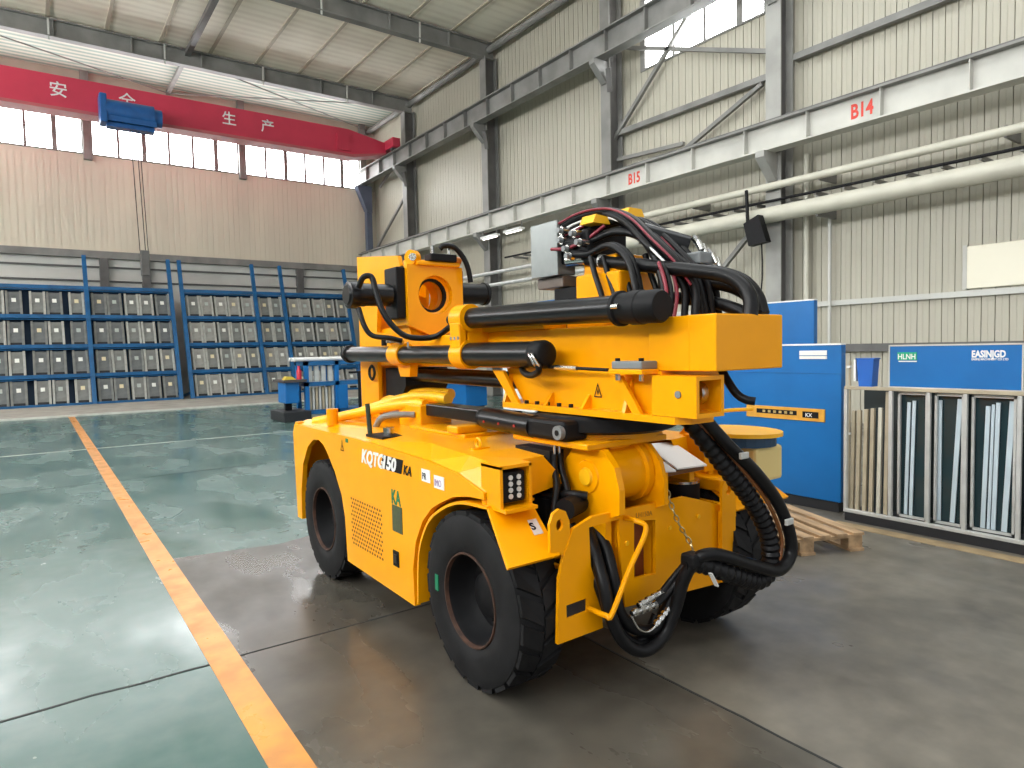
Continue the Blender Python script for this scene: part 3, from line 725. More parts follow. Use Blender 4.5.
# pallet
pa = root('wooden_pallet', (4.84, 3.13, 0), 'pale wooden pallet on the floor before the blue board', 'pallet')
pa.rotation_euler = (0, 0, math.radians(-24))
def pbox(*a, name): 
    q = MB(); q.box(*a); me = q.mesh(name); me.materials.append(WOOD)
    o = bpy.data.objects.new(name, me); COL.objects.link(o); o.parent = pa
for yy in (-0.5, -0.05, 0.4): pbox(-0.48, 0.48, yy, yy + 0.09, 0.10, 0.122, name='stringer')
for yy in (-0.5, -0.05, 0.4):
    for xx in (-0.48, -0.06, 0.36): pbox(xx, xx + 0.12, yy, yy + 0.09, 0.022, 0.10, name='block')
for k in range(7): pbox(-0.48 + k * 0.145, -0.39 + k * 0.145, -0.52, 0.52, 0.122, 0.142, name='deck_board')
for xx in (-0.48, -0.06, 0.36): pbox(xx, xx + 0.12, -0.52, 0.52, 0.0, 0.022, name='bottom_board')

# ================================================================== THE YELLOW MACHINE
mc = root('mining_carrier', (2.4, 3.6, 0), 'yellow four wheeled mining machine with boom, turret and black hoses', 'machine')
XC = 2.4
def mir(x): return 2 * XC - x

# ---- wheels: tyre > tread, rim, hub
def wheel(xo, sgn, yc, mark=False):
    # xo outer face x, sgn +1 when the axle runs towards +x from the outer face
    R, Wd = 0.42, 0.27
    prof = [(0.215, 0.025), (0.232, 0.008), (0.29, 0.0), (0.365, 0.002), (0.397, 0.014), (0.405, 0.034), (0.405, Wd - 0.034), (0.397, Wd - 0.014), (0.365, Wd - 0.002), (0.30, Wd), (0.235, Wd - 0.03)]
    t = MB().lathe(prof, (xo, yc, R), (sgn, 0, 0), 56).build('tyre', RUB, mc)
    tr = MB(); n = 21
    for i in range(n):
        for half in (0, 1):
            a = 2 * math.pi * (i + 0.5 * half) / n
            vs = []
            u0, u1 = (0.018, Wd / 2 - 0.004) if half == 0 else (Wd / 2 + 0.004, Wd - 0.018)
            sk = 0.16 if half == 0 else -0.16
            for rr in (0.400, 0.4205):
                for (u, s_) in ((u0, 0), (u1, 1)):
                    for da in (-0.118, 0.118):
                        an = a + da * (0.92 if rr > 0.41 else 1) + sk * (s_ - 0.5) * (1 if half == 0 else 1)
                        r2 = rr
                        vs.append((xo + sgn * u, yc + r2 * math.cos(an), R + r2 * math.sin(an)))
            fs = [(0, 1, 3, 2), (4, 6, 7, 5), (0, 4, 5, 1), (2, 3, 7, 6), (0, 2, 6, 4), (1, 5, 7, 3)]
            tr.add(vs, fs if sgn > 0 else [f[::-1] for f in fs])
    # sink the lowest lugs to the floor plane
    tr.v = [(v[0], v[1], max(v[2], 0.001)) for v in tr.v]
    tr.build('tread', RUB, t)
    MB().lathe([(0.226, 0.02), (0.222, 0.006), (0.216, 0.006), (0.211, 0.025)], (xo, yc, R), (sgn, 0, 0), 48).build('rim_edge', RUST, t)
    MB().lathe([(0.214, 0.02), (0.205, 0.05), (0.195, 0.12), (0.17, 0.15), (0.11, 0.155), (0.105, 0.11), (0.09, 0.10), (0.0, 0.098)], (xo, yc, R), (sgn, 0, 0), 40).build('rim', BLKM, t)
    hb = MB()
    for k in range(8):
        a = 2 * math.pi * k / 8
        hb.cyl((xo + sgn * 0.165, yc + 0.14 * math.cos(a), R + 0.14 * math.sin(a)), (xo + sgn * 0.14, yc + 0.14 * math.cos(a), R + 0.14 * math.sin(a)), 0.014, 6)
    hb.build('wheel_nuts', BLKM, t)
    if mark:
        MB().box(xo - 0.003, xo + 0.004, yc + 0.27, yc + 0.30, R - 0.03, R + 0.05).build('paint_mark', GRN, t)
    return t
wheel(1.59, 1, 2.60, True); wheel(1.60, 1, 4.55)
wheel(3.22, -1, 2.50); wheel(3.20, -1, 4.55)
for yy in (2.575, 4.55): MB().cyl((1.80, yy, 0.42), (3.0, yy, 0.42), 0.09, 16).build('axle', BLKM, mc)

# ---- body sides with wheel arches
side = [(3.156, 0.22), (3.165, 0.42), (3.125, 0.58), (3.04, 0.71), (2.94, 0.795), (2.85, 0.84), (2.72, 0.892), (2.58, 0.918), (2.45, 0.925),
        (2.45, 0.955), (2.68, 1.012), (2.95, 1.035), (3.9, 1.058), (5.10, 1.055), (5.14, 0.98), (5.10, 0.33), (5.0, 0.33), (4.99, 0.55), (4.93, 0.76), (4.81, 0.91), (4.68, 0.975),
        (4.57, 0.985), (4.48, 0.96), (4.40, 0.905), (4.28, 0.80), (4.17, 0.66), (4.12, 0.52), (4.10, 0.232)]
bodyn = None
for s_, nm in ((0, 'side_panel'), (1, 'side_panel')):
    x0, x1 = (1.60, 1.635) if s_ == 0 else (mir(1.635), mir(1.60))
    o = MB().prism(side, 'X', x0, x1).build(nm, YEL, mc)
    if s_ == 0: bodyn = o
# deck facets between the side edge and the flat top
edge = [(1.612, 5.12, 1.05), (1.612, 3.9, 1.060), (1.612, 2.95, 1.037), (1.612, 2.68, 1.014), (1.612, 2.45, 0.957)]
crease = [(1.70, 5.10, 1.082), (1.86, 4.0, 1.083), (1.765, 3.22, 1.083), (1.70, 2.72, 1.083), (1.672, 2.47, 1.080)]
inner = [(2.4, 5.10, 1.09), (2.4, 4.0, 1.09), (2.4, 3.22, 1.09), (2.4, 2.80, 1.09), (1.93, 2.46, 1.07)]
for s_ in (0, 1):
    q = MB(); P = lambda L: [(v if s_ == 0 else (mir(v[0]), v[1], v[2])) for v in L]
    vs = P(edge) + P(crease) + P(inner); n = 5; fs = []
    for a in (0, 5):
        for i in range(4): fs.append((a + i, a + i + 1, a + 5 + i + 1, a + 5 + i) if s_ == 0 else (a + i, a + 5 + i, a + 5 + i + 1, a + i + 1))
    # rear skirt of the hood
    vs += P([(1.612, 2.45, 0.90), (1.672, 2.45, 0.90), (1.86, 2.44, 0.90)])
    fs += [(4, 15, 16, 9) if s_ == 0 else (4, 9, 16, 15), (9, 16, 17, 14) if s_ == 0 else (9, 14, 17, 16)]
    q.add(vs, fs)
    q.build('deck_cover', YEL, mc)
MB().box(1.95, mir(1.95), 2.86, 5.08, 0.30, 1.06).build('chassis', YEL, mc)
MB().box(1.64, mir(1.64), 3.20, 4.06, 0.26, 1.03).build('tank_block', YEL, mc)
MB().prism([(5.08, 0.36), (5.13, 0.36), (5.15, 1.0), (5.12, 1.07), (5.06, 1.07)], 'X', 1.615, mir(1.615)).build('front_plate', YEL, mc)
MB().box(1.93, 1.97, 2.42, 2.90, 0.34, 0.88).build('bay_wall', BLKM, mc)  # near wall painted black for the shade inside the open bay
MB().box(mir(1.97), mir(1.93), 2.30, 2.90, 0.34, 0.93).build('bay_wall', YEL, mc)
MB().box(1.97, mir(1.97), 2.30, 2.86, 0.34, 0.38).build('bay_floor', YEL, mc)
# triangular web closing the hood towards the pivot
MB().prism([(1.79, 1.085), (1.93, 1.09), (2.00, 1.02), (2.075, 0.945), (1.83, 0.905), (1.79, 0.905)], 'Y', 2.435, 2.455).build('hood_web', YEL, mc)

# ---- fenders
fen = [(3.105, 0.25), (3.08, 0.52), (2.98, 0.70), (2.84, 0.80), (2.66, 0.868), (2.42, 0.888)]
fen = [(p.x, p.y) for p in spline([(q_[0], q_[1], 0) for q_ in fen], 5)]
def ribbon(prof, x0, x1, t):
    q = MB(); n = len(prof); up = []
    for i in range(n):
        a = Vector(prof[max(0, i - 1)]); c = Vector(prof[min(n - 1, i + 1)]); d = (c - a).normalized(); nn = Vector((-d.y, d.x))
        if nn.y < 0 and abs(nn.y) > 0.2: nn = -nn
        up.append((prof[i][0] + nn.x * 0, prof[i][1] + nn.y * 0))
    # thickness towards the outside, computed from the arch centre
    c0 = Vector((2.6, 0.42)); outer = []
    for p in prof:
        d = (Vector(p) - c0).normalized(); outer.append((p[0] + d.x * t, p[1] + d.y * t))
    q.prism(list(prof) + outer[::-1], 'X', x0, x1); return q
fno = ribbon(fen, 1.595, 1.86, 0.014).build('fender', YEL, mc)
def tail(x0, x1, x2, x3, dy):
    q = MB(); A = [(x0, 2.42 + dy, 0.90), (x1, 2.42 + dy, 0.90), (x3, 2.15 + dy, 0.710), (x2, 2.15 + dy, 0.710)]
    B = [(v[0], v[1] + 0.010, v[2] - 0.012) for v in A]
    q.add(A + B, [(0, 3, 2, 1), (4, 5, 6, 7), (0, 1, 5, 4), (1, 2, 6, 5), (2, 3, 7, 6), (3, 0, 4, 7)])
    bmx = q; return q.build('fender_tail', YEL, mc)
ft = tail(1.60, 1.835, 1.515, 1.79, 0.0)
q = MB()
for (u, v) in ((0.70, 0.62), (0.90, 0.62), (0.90, 0.36), (0.70, 0.36)):
    xa = 1.60 + (1.515 - 1.60) * v; xb = 1.835 + (1.79 - 1.835) * v
    q.v.append((xa + (xb - xa) * u, 2.42 - 0.27 * v - 0.0015, 0.90 - 0.19 * v + 0.002))
q.f.append((0, 1, 2, 3)); q.smooth.append(False)
fk = q.build('fender_sticker', mat('pale sticker', (0.62, 0.58, 0.55), 0.5), ft)
text('sticker_digit', 'S', 0.055, BLKM, (1.737, 2.2745, 0.8015), (1, 0, 0), (0, 0.27, 0.19), fk, extrude=0.0004, bold=0.002)
tail(mir(1.835), 3.42, mir(1.79), 3.50, -0.02)
ribbon([(p[0] - 0.05, p[1]) for p in fen], mir(1.90), 3.42, 0.014).build('fender', YEL, mc)

# ---- side graphics and small fittings on the near side
MB().box(1.594, 1.60, 3.33, 3.40, 0.385, 0.475, 0.002).build('socket', BLKM, bodyn)
MB().box(1.590, 1.594, 3.345, 3.385, 0.405, 0.455).build('socket_cover', BLK, bodyn)
MB().box(1.5975, 1.60, 3.275, 3.40, 0.585, 0.735).build('safety_label', KALBL, bodyn)
text('safety_mark', 'KA', 0.115, GRN, (1.5985, 3.405, 0.742), (0, -1, 0), (0, 0, 1), bodyn, extrude=0.001, bold=0.003, xs=0.75)
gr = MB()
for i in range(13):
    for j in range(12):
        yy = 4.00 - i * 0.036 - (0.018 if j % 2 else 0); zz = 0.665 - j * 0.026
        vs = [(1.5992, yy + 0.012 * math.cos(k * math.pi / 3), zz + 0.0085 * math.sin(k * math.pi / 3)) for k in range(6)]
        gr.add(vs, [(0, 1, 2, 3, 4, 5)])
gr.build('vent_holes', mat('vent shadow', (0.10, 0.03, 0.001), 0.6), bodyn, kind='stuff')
q = MB(); q.prism([(3.53, 0.925), (3.50, 1.005), (3.24, 1.005), (3.27, 0.925)], 'X', 1.5965, 1.5985); q.build('name_band', BLKM, bodyn)
text('name_lettering', 'KQTG', 0.115, WHT, (1.5975, 3.815, 0.925), (0, -1, 0), (0, 0, 1), bodyn, extrude=0.001, bold=0.004, xs=0.98, shear=0.25)
text('name_lettering', '150', 0.105, WHT, (1.5945, 3.515, 0.930), (0, -1, 0), (0, 0, 1), bodyn, extrude=0.001, bold=0.004, xs=1.15, shear=0.25)
text('name_lettering', 'KA', 0.072, BLKM, (1.5975, 3.245, 0.930), (0, -1, 0), (0, 0, 1), bodyn, extrude=0.001, bold=0.002, xs=1.0, shear=0.25)
for y0, y1, z0 in ((2.94, 3.03, 0.925), (2.80, 2.90, 0.91)):
    st2 = MB().box(1.5965, 1.5995, y0, y1, z0, z0 + 0.065).build('sticker', WHT, bodyn)
    text('sticker_lettering', 'PR' if y0 > 2.9 else 'IMO', 0.05, BLKM if y0 > 2.9 else mat('mauve print', (0.35, 0.2, 0.4), 0.5), (1.595, y1 - 0.008, z0 + 0.012), (0, -1, 0), (0, 0, 1), st2, extrude=0.0005, xs=0.8 if y0 > 2.9 else 0.75)
def warn_tri(c, right, up, size, parent):
    r = Vector(right); u = Vector(up); n = r.cross(u); c = Vector(c)
    q = MB(); o = [c + u * size, c - r * size * 0.62 - u * size * 0.55, c + r * size * 0.62 - u * size * 0.55]
    i = [c + u * size * 0.70, c - r * size * 0.44 - u * size * 0.43, c + r * size * 0.44 - u * size * 0.43]
    vs = [p + n * 0.002 for p in o + i]
    q.add(vs, [(0, 1, 4, 3), (1, 2, 5, 4), (2, 0, 3, 5)])
    q.add([c + u * size * 0.4 + r * size * 0.05 + n * 0.002, c + u * size * 0.05 - r * size * 0.12 + n * 0.002, c + u * size * 0.02 + r * size * 0.14 + n * 0.002, c - u * size * 0.33 + n * 0.002], [(0, 1, 2), (1, 3, 2)])
    return q.build('warning_triangle', BLKM, parent)
warn_tri((1.599, 4.12, 0.985), (0, -1, 0), (0, 0, 1), 0.05, bodyn)
MB().box(1.597, 1.60, 4.02, 4.06, 1.02, 1.045).build('green_tag', GRN, bodyn)

# ---- deck furniture
MB().cyl((1.74, 4.66, 1.07), (1.74, 4.66, 1.19), 0.042, 16).build('deck_stub', YEL, mc)
dp = MB().box(1.67, 1.86, 3.66, 3.90, 1.066, 1.082).build('lever_plate', BLKM, mc)
MB().cyl((1.70, 3.90, 1.06), (1.70, 3.93, 1.27), 0.016, 8).build('dipstick', mat('dark green steel', (0.02, 0.03, 0.012), 0.5), mc)
MB().cyl((1.78, 3.80, 1.075), (1.78, 3.80, 1.12), 0.035, 14).build('filler_cap', CHR, mc)
q = MB(); q.lathe([(0.022, -0.006), (0.032, 0), (0.022, 0.006), (0.014, 0)], (1.84, 2.86, 1.115), (1, 0, 0), 16, closed=True); q.build('lifting_eye', YEL, mc)
MB().box(1.80, 1.90, 2.84, 2.88, 1.08, 1.092).build('eye_base', YEL, mc)
# arched yellow hose guards on the deck
hose('guard_hose', [(1.72, 4.98, 1.07), (1.88, 4.70, 1.13), (2.02, 4.36, 1.20), (2.10, 4.08, 1.235), (2.13, 3.96, 1.23)], 0.038, mc, YEL2)
hose('guard_hose', [(1.95, 5.02, 1.07), (2.06, 4.72, 1.16), (2.16, 4.36, 1.25), (2.20, 4.08, 1.28), (2.22, 3.80, 1.275)], 0.040, mc, YEL2)
hose('guard_hose', [(2.15, 5.02, 1.08), (2.22, 4.8, 1.20), (2.30, 4.4, 1.28), (2.36, 4.0, 1.29)], 0.040, mc, YEL2)
hose('deck_hose', [(1.88, 4.22, 1.08), (1.90, 4.15, 1.15), (1.98, 4.05, 1.17), (2.06, 3.98, 1.17)], 0.022, mc, mat('grey sleeve', (0.20, 0.19, 0.17), 0.5))
MB().box(2.06, 2.30, 3.90, 4.22, 1.08, 1.235, 0.008).build('support_block', YEL, mc)
MB().box(2.10, 2.24, 3.0, 3.90, 1.165, 1.245, 0.01).build('support_beam', BLK, mc)
MB().box(2.0, 2.40, 3.25, 3.95, 1.085, 1.105, 0.004).build('deck_plate', YEL, mc)
MB().box(1.98, 2.20, 3.30, 3.42, 1.105, 1.15, 0.01).build('deck_cleat', YEL, mc)

# ---- work lamp in its box
lb = MB(); lb.box(1.615, 1.63, 2.34, 2.49, 0.90, 1.085); lb.box(1.615, 1.79, 2.34, 2.49, 1.073, 1.088); lb.box(1.775, 1.79, 2.34, 2.49, 0.90, 1.085); lb.box(1.63, 1.775, 2.46, 2.475, 0.90, 1.075); lb.box(1.615, 1.79, 2.30, 2.49, 0.885, 0.90)
lbo = lb.build('lamp_box', YEL, mc)
wl_ = MB().box(1.640, 1.765, 2.355, 2.43, 0.915, 1.055, 0.012).build('work_lamp', BLKM, lbo)
led = mat('lamp lens', (0.75, 0.75, 0.72), 0.15, 0.3)
for i in range(2):
    for j in range(4):
        MB().cyl((1.680 + i * 0.045, 2.355, 0.945 + j * 0.028), (1.680 + i * 0.045, 2.349, 0.945 + j * 0.028), 0.012, 8).build('led', led, mc)
lb2 = MB(); lb2.box(mir(1.79), mir(1.615), 2.34, 2.49, 0.885, 1.088, 0.004); lb2.build('lamp_box', YEL, mc)

# ---- rear frame plate with windows
YR = 2.158
KR = YR / 2.16
def kr(L): return [(x_ * KR, 1.6 + (z_ - 1.6) * KR) for x_, z_ in L]
plate = [(1.775, 0.314), (2.044, 0.316), (2.035, 0.45), (1.975, 0.62), (1.968, 0.795), (2.155, 0.80), (2.165, 0.60), (2.19, 0.375), (2.95, 0.325), (2.985, 0.78), (2.90, 0.75),
         (2.74, 0.802), (2.62, 0.836), (2.47, 0.838), (2.175, 0.841), (1.99, 0.84), (1.875, 0.805), (1.82, 0.70), (1.79, 0.60)]
hole1 = [(2.252, 0.50), (2.400, 0.49), (2.402, 0.755), (2.254, 0.775)]
hole2 = [(1.828, 0.415), (1.948, 0.42), (1.948, 0.478), (1.828, 0.474)]
rp_ = MB().prism(kr(plate), 'Y', YR, YR + 0.018, [kr(hole1), kr(hole2)]).build('rear_plate', YEL, mc)
MB().box(2.22, 2.58, YR + 0.08, YR + 0.12, 0.42, 0.80).build('window_back', mat('oxide red', (0.20, 0.045, 0.008), 0.6), rp_)
MB().box(1.80, 1.965, YR + 0.010, YR + 0.017, 0.39, 0.50).build('recess_shade', DRKR, rp_)  # black sheet puts the shade of the open hole into colour
MB().box(1.895, 1.92, YR + 0.03, 2.5, 0.32, 0.60).build('plate_return', YEL, rp_)
MB().box(2.93, 2.955, YR + 0.03, 2.5, 0.34, 0.75).build('plate_return', YEL, rp_)
MB().box(2.165, 2.19, YR + 0.03, 2.4, 0.40, 0.80).build('plate_return', YEL, rp_)
text('stamped_number', 'LH150A', 0.034, mat('stamp shade', (0.42, 0.15, 0.002), 0.5), (2.262, YR - 0.001, 0.788), (1, 0, -0.05), (0.05, 0, 1), rp_, extrude=0.0008)
def ear(xs, zt, y0):
    out = [(xs - 0.055, zt - 0.18), (xs + 0.065, zt - 0.22), (xs + 0.055, zt - 0.06), (xs + 0.035, zt - 0.015), (xs, zt), (xs - 0.035, zt - 0.015), (xs - 0.055, zt - 0.06)]
    hole = [(xs + 0.02 * math.cos(a), zt - 0.07 + 0.026 * math.sin(a)) for a in [k * math.pi / 5 for k in range(10)]]
    MB().prism(out, 'Y', y0, y0 + 0.016, [hole]).build('lifting_ear', YEL, mc)
ear(1.80, 0.905, 2.162); ear(2.925, 0.90, 2.122)
MB().box(2.872, 2.988, 2.124, 2.15, 0.35, 0.72).build('ear_strip', YEL, mc)
MB().tube(spline([(2.19, 2.16, 0.80), (2.185, 2.08, 0.803), (2.205, 2.04, 0.765), (2.09, 2.04, 0.60), (1.985, 2.04, 0.435), (1.968, 2.06, 0.425), (1.96, 2.16, 0.428)], 6), 0.0125, 8).build('guard_bar', YEL, mc)
for bx_, bz_ in ((2.20, 0.68), (2.50, 0.70), (2.72, 0.72)):
    MB().cyl((bx_, YR - 0.008, bz_), (bx_, YR, bz_), 0.012, 6).build('bolt', YEL2, rp_)

# ---- pivot: lugs, barrel, black canister, paper tray
lug = [(2.50, 0.38), (2.50, 0.93), (2.475, 1.04), (2.41, 1.115), (2.31, 1.14), (2.20, 1.12), (2.13, 1.05), (2.10, 0.95), (2.10, 0.84), (2.19, 0.80), (2.19, 0.38)]
MB().prism(lug, 'X', 2.10, 2.135).build('pivot_lug', YEL, mc)
MB().prism(lug, 'X', 2.40, 2.425).build('pivot_lug', YEL, mc)
MB().lathe([(0.0, -0.008), (0.075, -0.008), (0.08, 0.0), (0.10, 0.02), (0.135, 0.04), (0.135, 0.255), (0.155, 0.26), (0.155, 0.295), (0.13, 0.30), (0.0, 0.30)], (2.10, 2.31, 0.985), (1, 0, 0), 36).build('pivot_barrel', YEL, mc)
MB().lathe([(0.0, -0.012), (0.04, -0.012), (0.045, 0.0)], (2.092, 2.31, 0.985), (1, 0, 0), 20).build('pivot_pin', YEL2, mc)
MB().box(2.20, 2.34, 2.26, 2.37, 1.1, 1.155, 0.01).build('barrel_saddle', YEL, mc)
MB().box(2.02, 2.56, 2.22, 2.80, 1.125, 1.155, 0.006).build('turret_base_plate', YEL, mc)
MB().cyl((2.4, 2.52, 1.15), (2.4, 2.52, 1.185), 0.31, 40).build('turret_base_ring', YEL, mc)
MB().cyl((2.84, 2.36, 0.62), (2.84, 2.36, 0.855), 0.095, 20).build('canister', BLKM, mc)
MB().cyl((2.84, 2.36, 0.855), (2.84, 2.36, 0.868), 0.098, 20).build('canister_lid', CHR, mc)
for x0, x1 in ((2.56, 2.68), (2.69, 2.93)):
    q = MB(); q.add([(x0, 2.50, 1.06), (x1, 2.50, 1.05), (x1 - 0.03, 2.24, 0.955), (x0 - 0.03, 2.24, 0.965), (x0, 2.50, 1.052), (x1, 2.50, 1.042), (x1 - 0.03, 2.24, 0.947), (x0 - 0.03, 2.24, 0.957)],
                    [(0, 3, 2, 1), (4, 5, 6, 7), (0, 1, 5, 4), (1, 2, 6, 5), (2, 3, 7, 6), (3, 0, 4, 7)])
    q.build('white_cover', PAP, mc)
MB().box(2.58, 2.90, 2.26, 2.30, 0.925, 0.945).build('cover_shelf', mat('brown edge', (0.16, 0.06, 0.01), 0.6), mc)
MB().box(2.56, 2.60, 2.25, 2.55, 0.80, 0.955).build('cover_bracket', YEL, mc)
q = MB(); q.prism([(2.55, 0.85), (2.55, 1.08), (2.50, 1.14), (2.42, 1.14), (2.36, 1.06), (2.34, 0.85)], 'X', 3.05, 3.09); q.build('far_lug', YEL, mc)
MB().box(2.96, 3.16, 2.20, 2.62, 0.80, 0.87, 0.01).build('far_bracket', YEL, mc)

# ---- slew ring and motor
MB().lathe([(0.0, 0.0), (0.33, 0.0), (0.365, 0.015), (0.365, 0.075), (0.35, 0.088), (0.0, 0.088)], (2.4, 2.50, 1.18), (0, 0, 1), 48).build('slew_ring', BLKM, mc)
mo = MB().cyl((2.03, 2.62, 1.205), (2.03, 3.06, 1.215), 0.058, 22).build('slew_motor', BLK, mc)
MB().cyl((2.03, 3.06, 1.215), (2.03, 3.10, 1.215), 0.05, 20).build('motor_cap', BLKM, mo)
for yy in (2.72, 2.86, 3.0):
    MB().cyl((1.968, yy, 1.205), (1.975, yy, 1.205), 0.007, 8).build('plug', mat('red plug', (0.4, 0.02, 0.01), 0.5), mo)
MB().box(1.985, 2.14, 2.34, 2.64, 1.155, 1.255, 0.02).build('slew_gear_housing', BLKM, mo)
MB().cyl((1.965, 2.37, 1.20), (1.99, 2.37, 1.20), 0.034, 20).build('shaft_end', GREYB, mo)
MB().cyl((1.962, 2.37, 1.20), (1.966, 2.37, 1.20), 0.014, 14).build('shaft_bore', BLKM, mo)
for dx in (0, 0.03):
    MB().cyl((2.03 + dx, 2.47, 1.07), (2.03 + dx, 2.47, 1.16), 0.008, 8).build('hose_fitting', CHR, mo)

# ---- rear bay hoses on the near side
hose('bay_hose', [(2.03, 2.47, 1.08), (2.02, 2.46, 1.02), (1.985, 2.40, 0.95), (1.955, 2.38, 0.88), (1.93, 2.36, 0.82)], 0.018, mc)
hose('bay_hose', [(2.06, 2.47, 1.08), (2.06, 2.45, 1.0), (2.02, 2.36, 0.90), (1.99, 2.34, 0.80)], 0.018, mc)
hose('bay_hose', [(1.98, 2.50, 0.88), (2.02, 2.34, 0.905), (2.07, 2.28, 0.90)], 0.022, mc)
MB().cyl((1.93, 2.28, 0.86), (2.07, 2.34, 0.86), 0.05, 16).build('bay_pump', BLKM, mc)
MB().box(2.0, 2.09, 2.47, 2.75, 0.80, 1.10).build('bay_shade_block', BLKM, mc)  # black block added for the dark of the bay interior

# ---- turret table
tb = [(1.79, 1.268), (3.06, 1.268), (3.06, 1.30), (1.79, 1.30)]
MB().prism([(2.10, 1.78), (2.10, 3.0), (2.22, 3.10), (2.58, 3.10), (2.70, 3.0), (2.70, 2.20), (2.36, 1.84), (2.30, 1.74), (2.16, 1.74)], 'Z', 1.275, 1.305).build('table_plate', YEL, mc)
tbx = MB().prism([(1.90, 1.305), (2.88, 1.305), (3.04, 1.491), (1.90, 1.491)], 'X', 2.16, 2.56).build('table_web', YEL, mc)
for yy in (2.98, 2.62, 2.34, 2.06):
    MB().prism([(2.10, 1.305), (2.16, 1.305), (2.16, 1.46 if yy in (2.98, 2.06) else 1.37), (2.15, 1.46 if yy in (2.98, 2.06) else 1.37)], 'Y', yy, yy + 0.02).build('gusset', YEL, mc)
MB().prism([(2.92, 1.305), (2.86, 1.305), (3.0, 1.48), (3.10, 1.48)], 'X', 2.105, 2.125).build('table_arm', YEL, mc)
MB().prism([(2.02, 1.305), (1.97, 1.305), (2.09, 1.47), (2.15, 1.47)], 'X', 2.105, 2.125).build('table_arm', YEL, mc)
warn_tri((2.158, 2.29, 1.385), (0, -1, 0), (0, 0, 1), 0.045, tbx)
for k in range(7): MB().cyl((2.125, 2.36 + k * 0.09, 1.305), (2.125, 2.36 + k * 0.09, 1.322), 0.013, 6).build('ring_bolt', BLKM, tbx)
# square socket at the rear end of the table
sq = [(2.10, 1.307), (2.275, 1.307), (2.275, 1.475), (2.10, 1.475)]
sqh = [(2.118, 1.325), (2.257, 1.325), (2.257, 1.457), (2.118, 1.457)]
so = MB().prism(sq, 'Y', 1.67, 1.90, [sqh]).build('rear_socket', YEL, mc)
MB().cyl((2.19, 1.76, 1.40), (2.23, 1.76, 1.40), 0.05, 18).build('socket_roller', CHR, so)
MB().cyl((2.094, 1.76, 1.40), (2.10, 1.76, 1.40), 0.015, 12).build('socket_pin', GREYB, so)
# slide pad
sp2 = MB().box(2.06, 2.17, 1.92, 2.12, 1.478, 1.50, 0.004).build('slide_bracket', YEL, mc)
MB().box(2.07, 2.17, 1.93, 2.11, 1.50, 1.535, 0.006).build('slide_pad', GREYB, sp2)
for yy in (1.95, 2.09):
    MB().cyl((2.09, yy, 1.45), (2.09, yy, 1.478), 0.012, 6).build('pad_bolt', CHR, sp2)
    MB().cyl((2.09, yy, 1.535), (2.09, yy, 1.548), 0.013, 6).build('pad_bolt', BLKM, sp2)
MB().cyl((2.09, 2.15, 1.495), (2.09, 2.58, 1.505), 0.008, 8).build('adjuster_rod', BLKM, mc)
MB().cyl((2.09, 2.36, 1.50), (2.09, 2.52, 1.503), 0.012, 8).build('adjuster_end', CHR, mc)

# ---- sliding boom
MB().box(2.20, mir(2.20), 1.74, 4.95, 1.49, 1.70, 0.006).build('boom_beam', YEL, mc)
MB().box(2.172, 2.632, 1.63, 1.78, 1.492, 1.722, 0.006).build('boom_end_box', YEL, mc)
MB().box(2.17, 2.20, 1.76, 1.98, 1.492, 1.72, 0.004).build('boom_side_cheek', YEL, mc)
MB().box(2.16, 2.64, 2.7, 3.45, 1.70, 1.73, 0.004).build('boom_top_plate', YEL, mc)
MB().box(2.18, 2.42, 2.72, 3.1, 1.73, 1.755, 0.004).build('blue_rail', BLUE, mc)

# upper cylinder
uc = MB().cyl((2.09, 1.98, 1.765), (2.09, 3.38, 1.785), 0.060, 28).build('upper_cylinder', BLK, mc)
MB().lathe([(0.0, 0.0), (0.062, 0.0), (0.070, 0.012), (0.070, 0.10), (0.074, 0.105), (0.074, 0.16), (0.068, 0.165), (0.068, 0.22), (0.078, 0.225), (0.078, 0.245), (0.06, 0.25)], (2.09, 1.83, 1.762), (0, 1, 0.012), 28).build('cylinder_head', BLKM, uc)
MB().cyl((2.02, 2.01, 1.77), (2.02, 2.05, 1.77), 0.012, 10).build('grease_cap', CHR, uc)
MB().lathe([(0.060, 0.0), (0.056, 0.05), (0.042, 0.09), (0.03, 0.15), (0.0, 0.15)], (2.09, 3.38, 1.785), (0, 1, 0), 22).build('cylinder_nose', BLKM, uc)
def clamp(y0, y1, rings, name):
    q = MB()
    for z, rr in rings: q.cyl((2.08, y0, z), (2.08, y1, z), rr, 26)
    q.box(2.06, 2.21, y0 + 0.01, y1 - 0.01, 1.50, max(z for z, r_ in rings))
    o = q.build(name, YEL, mc)
    for k in range(3):
        yy = y0 + 0.025 + k * (y1 - y0 - 0.05) / 2
        MB().cyl((1.998, yy, 1.668), (2.03, yy, 1.668), 0.011, 8).build('clamp_bolt', GREYB, o)
    return o
clamp(3.27, 3.40, ((1.572, 0.088), (1.785, 0.082)), 'tube_clamp')
MB().box(2.0, 2.05, 3.28, 3.39, 1.60, 1.76, 0.008).build('clamp_web', YEL, mc)
clamp(4.12, 4.28, ((1.577, 0.078),), 'tube_clamp')
MB().prism([(4.12, 1.42), (4.26, 1.42), (4.30, 1.50), (4.10, 1.50)], 'X', 2.10, 2.16).build('clamp_lug', YEL, mc)
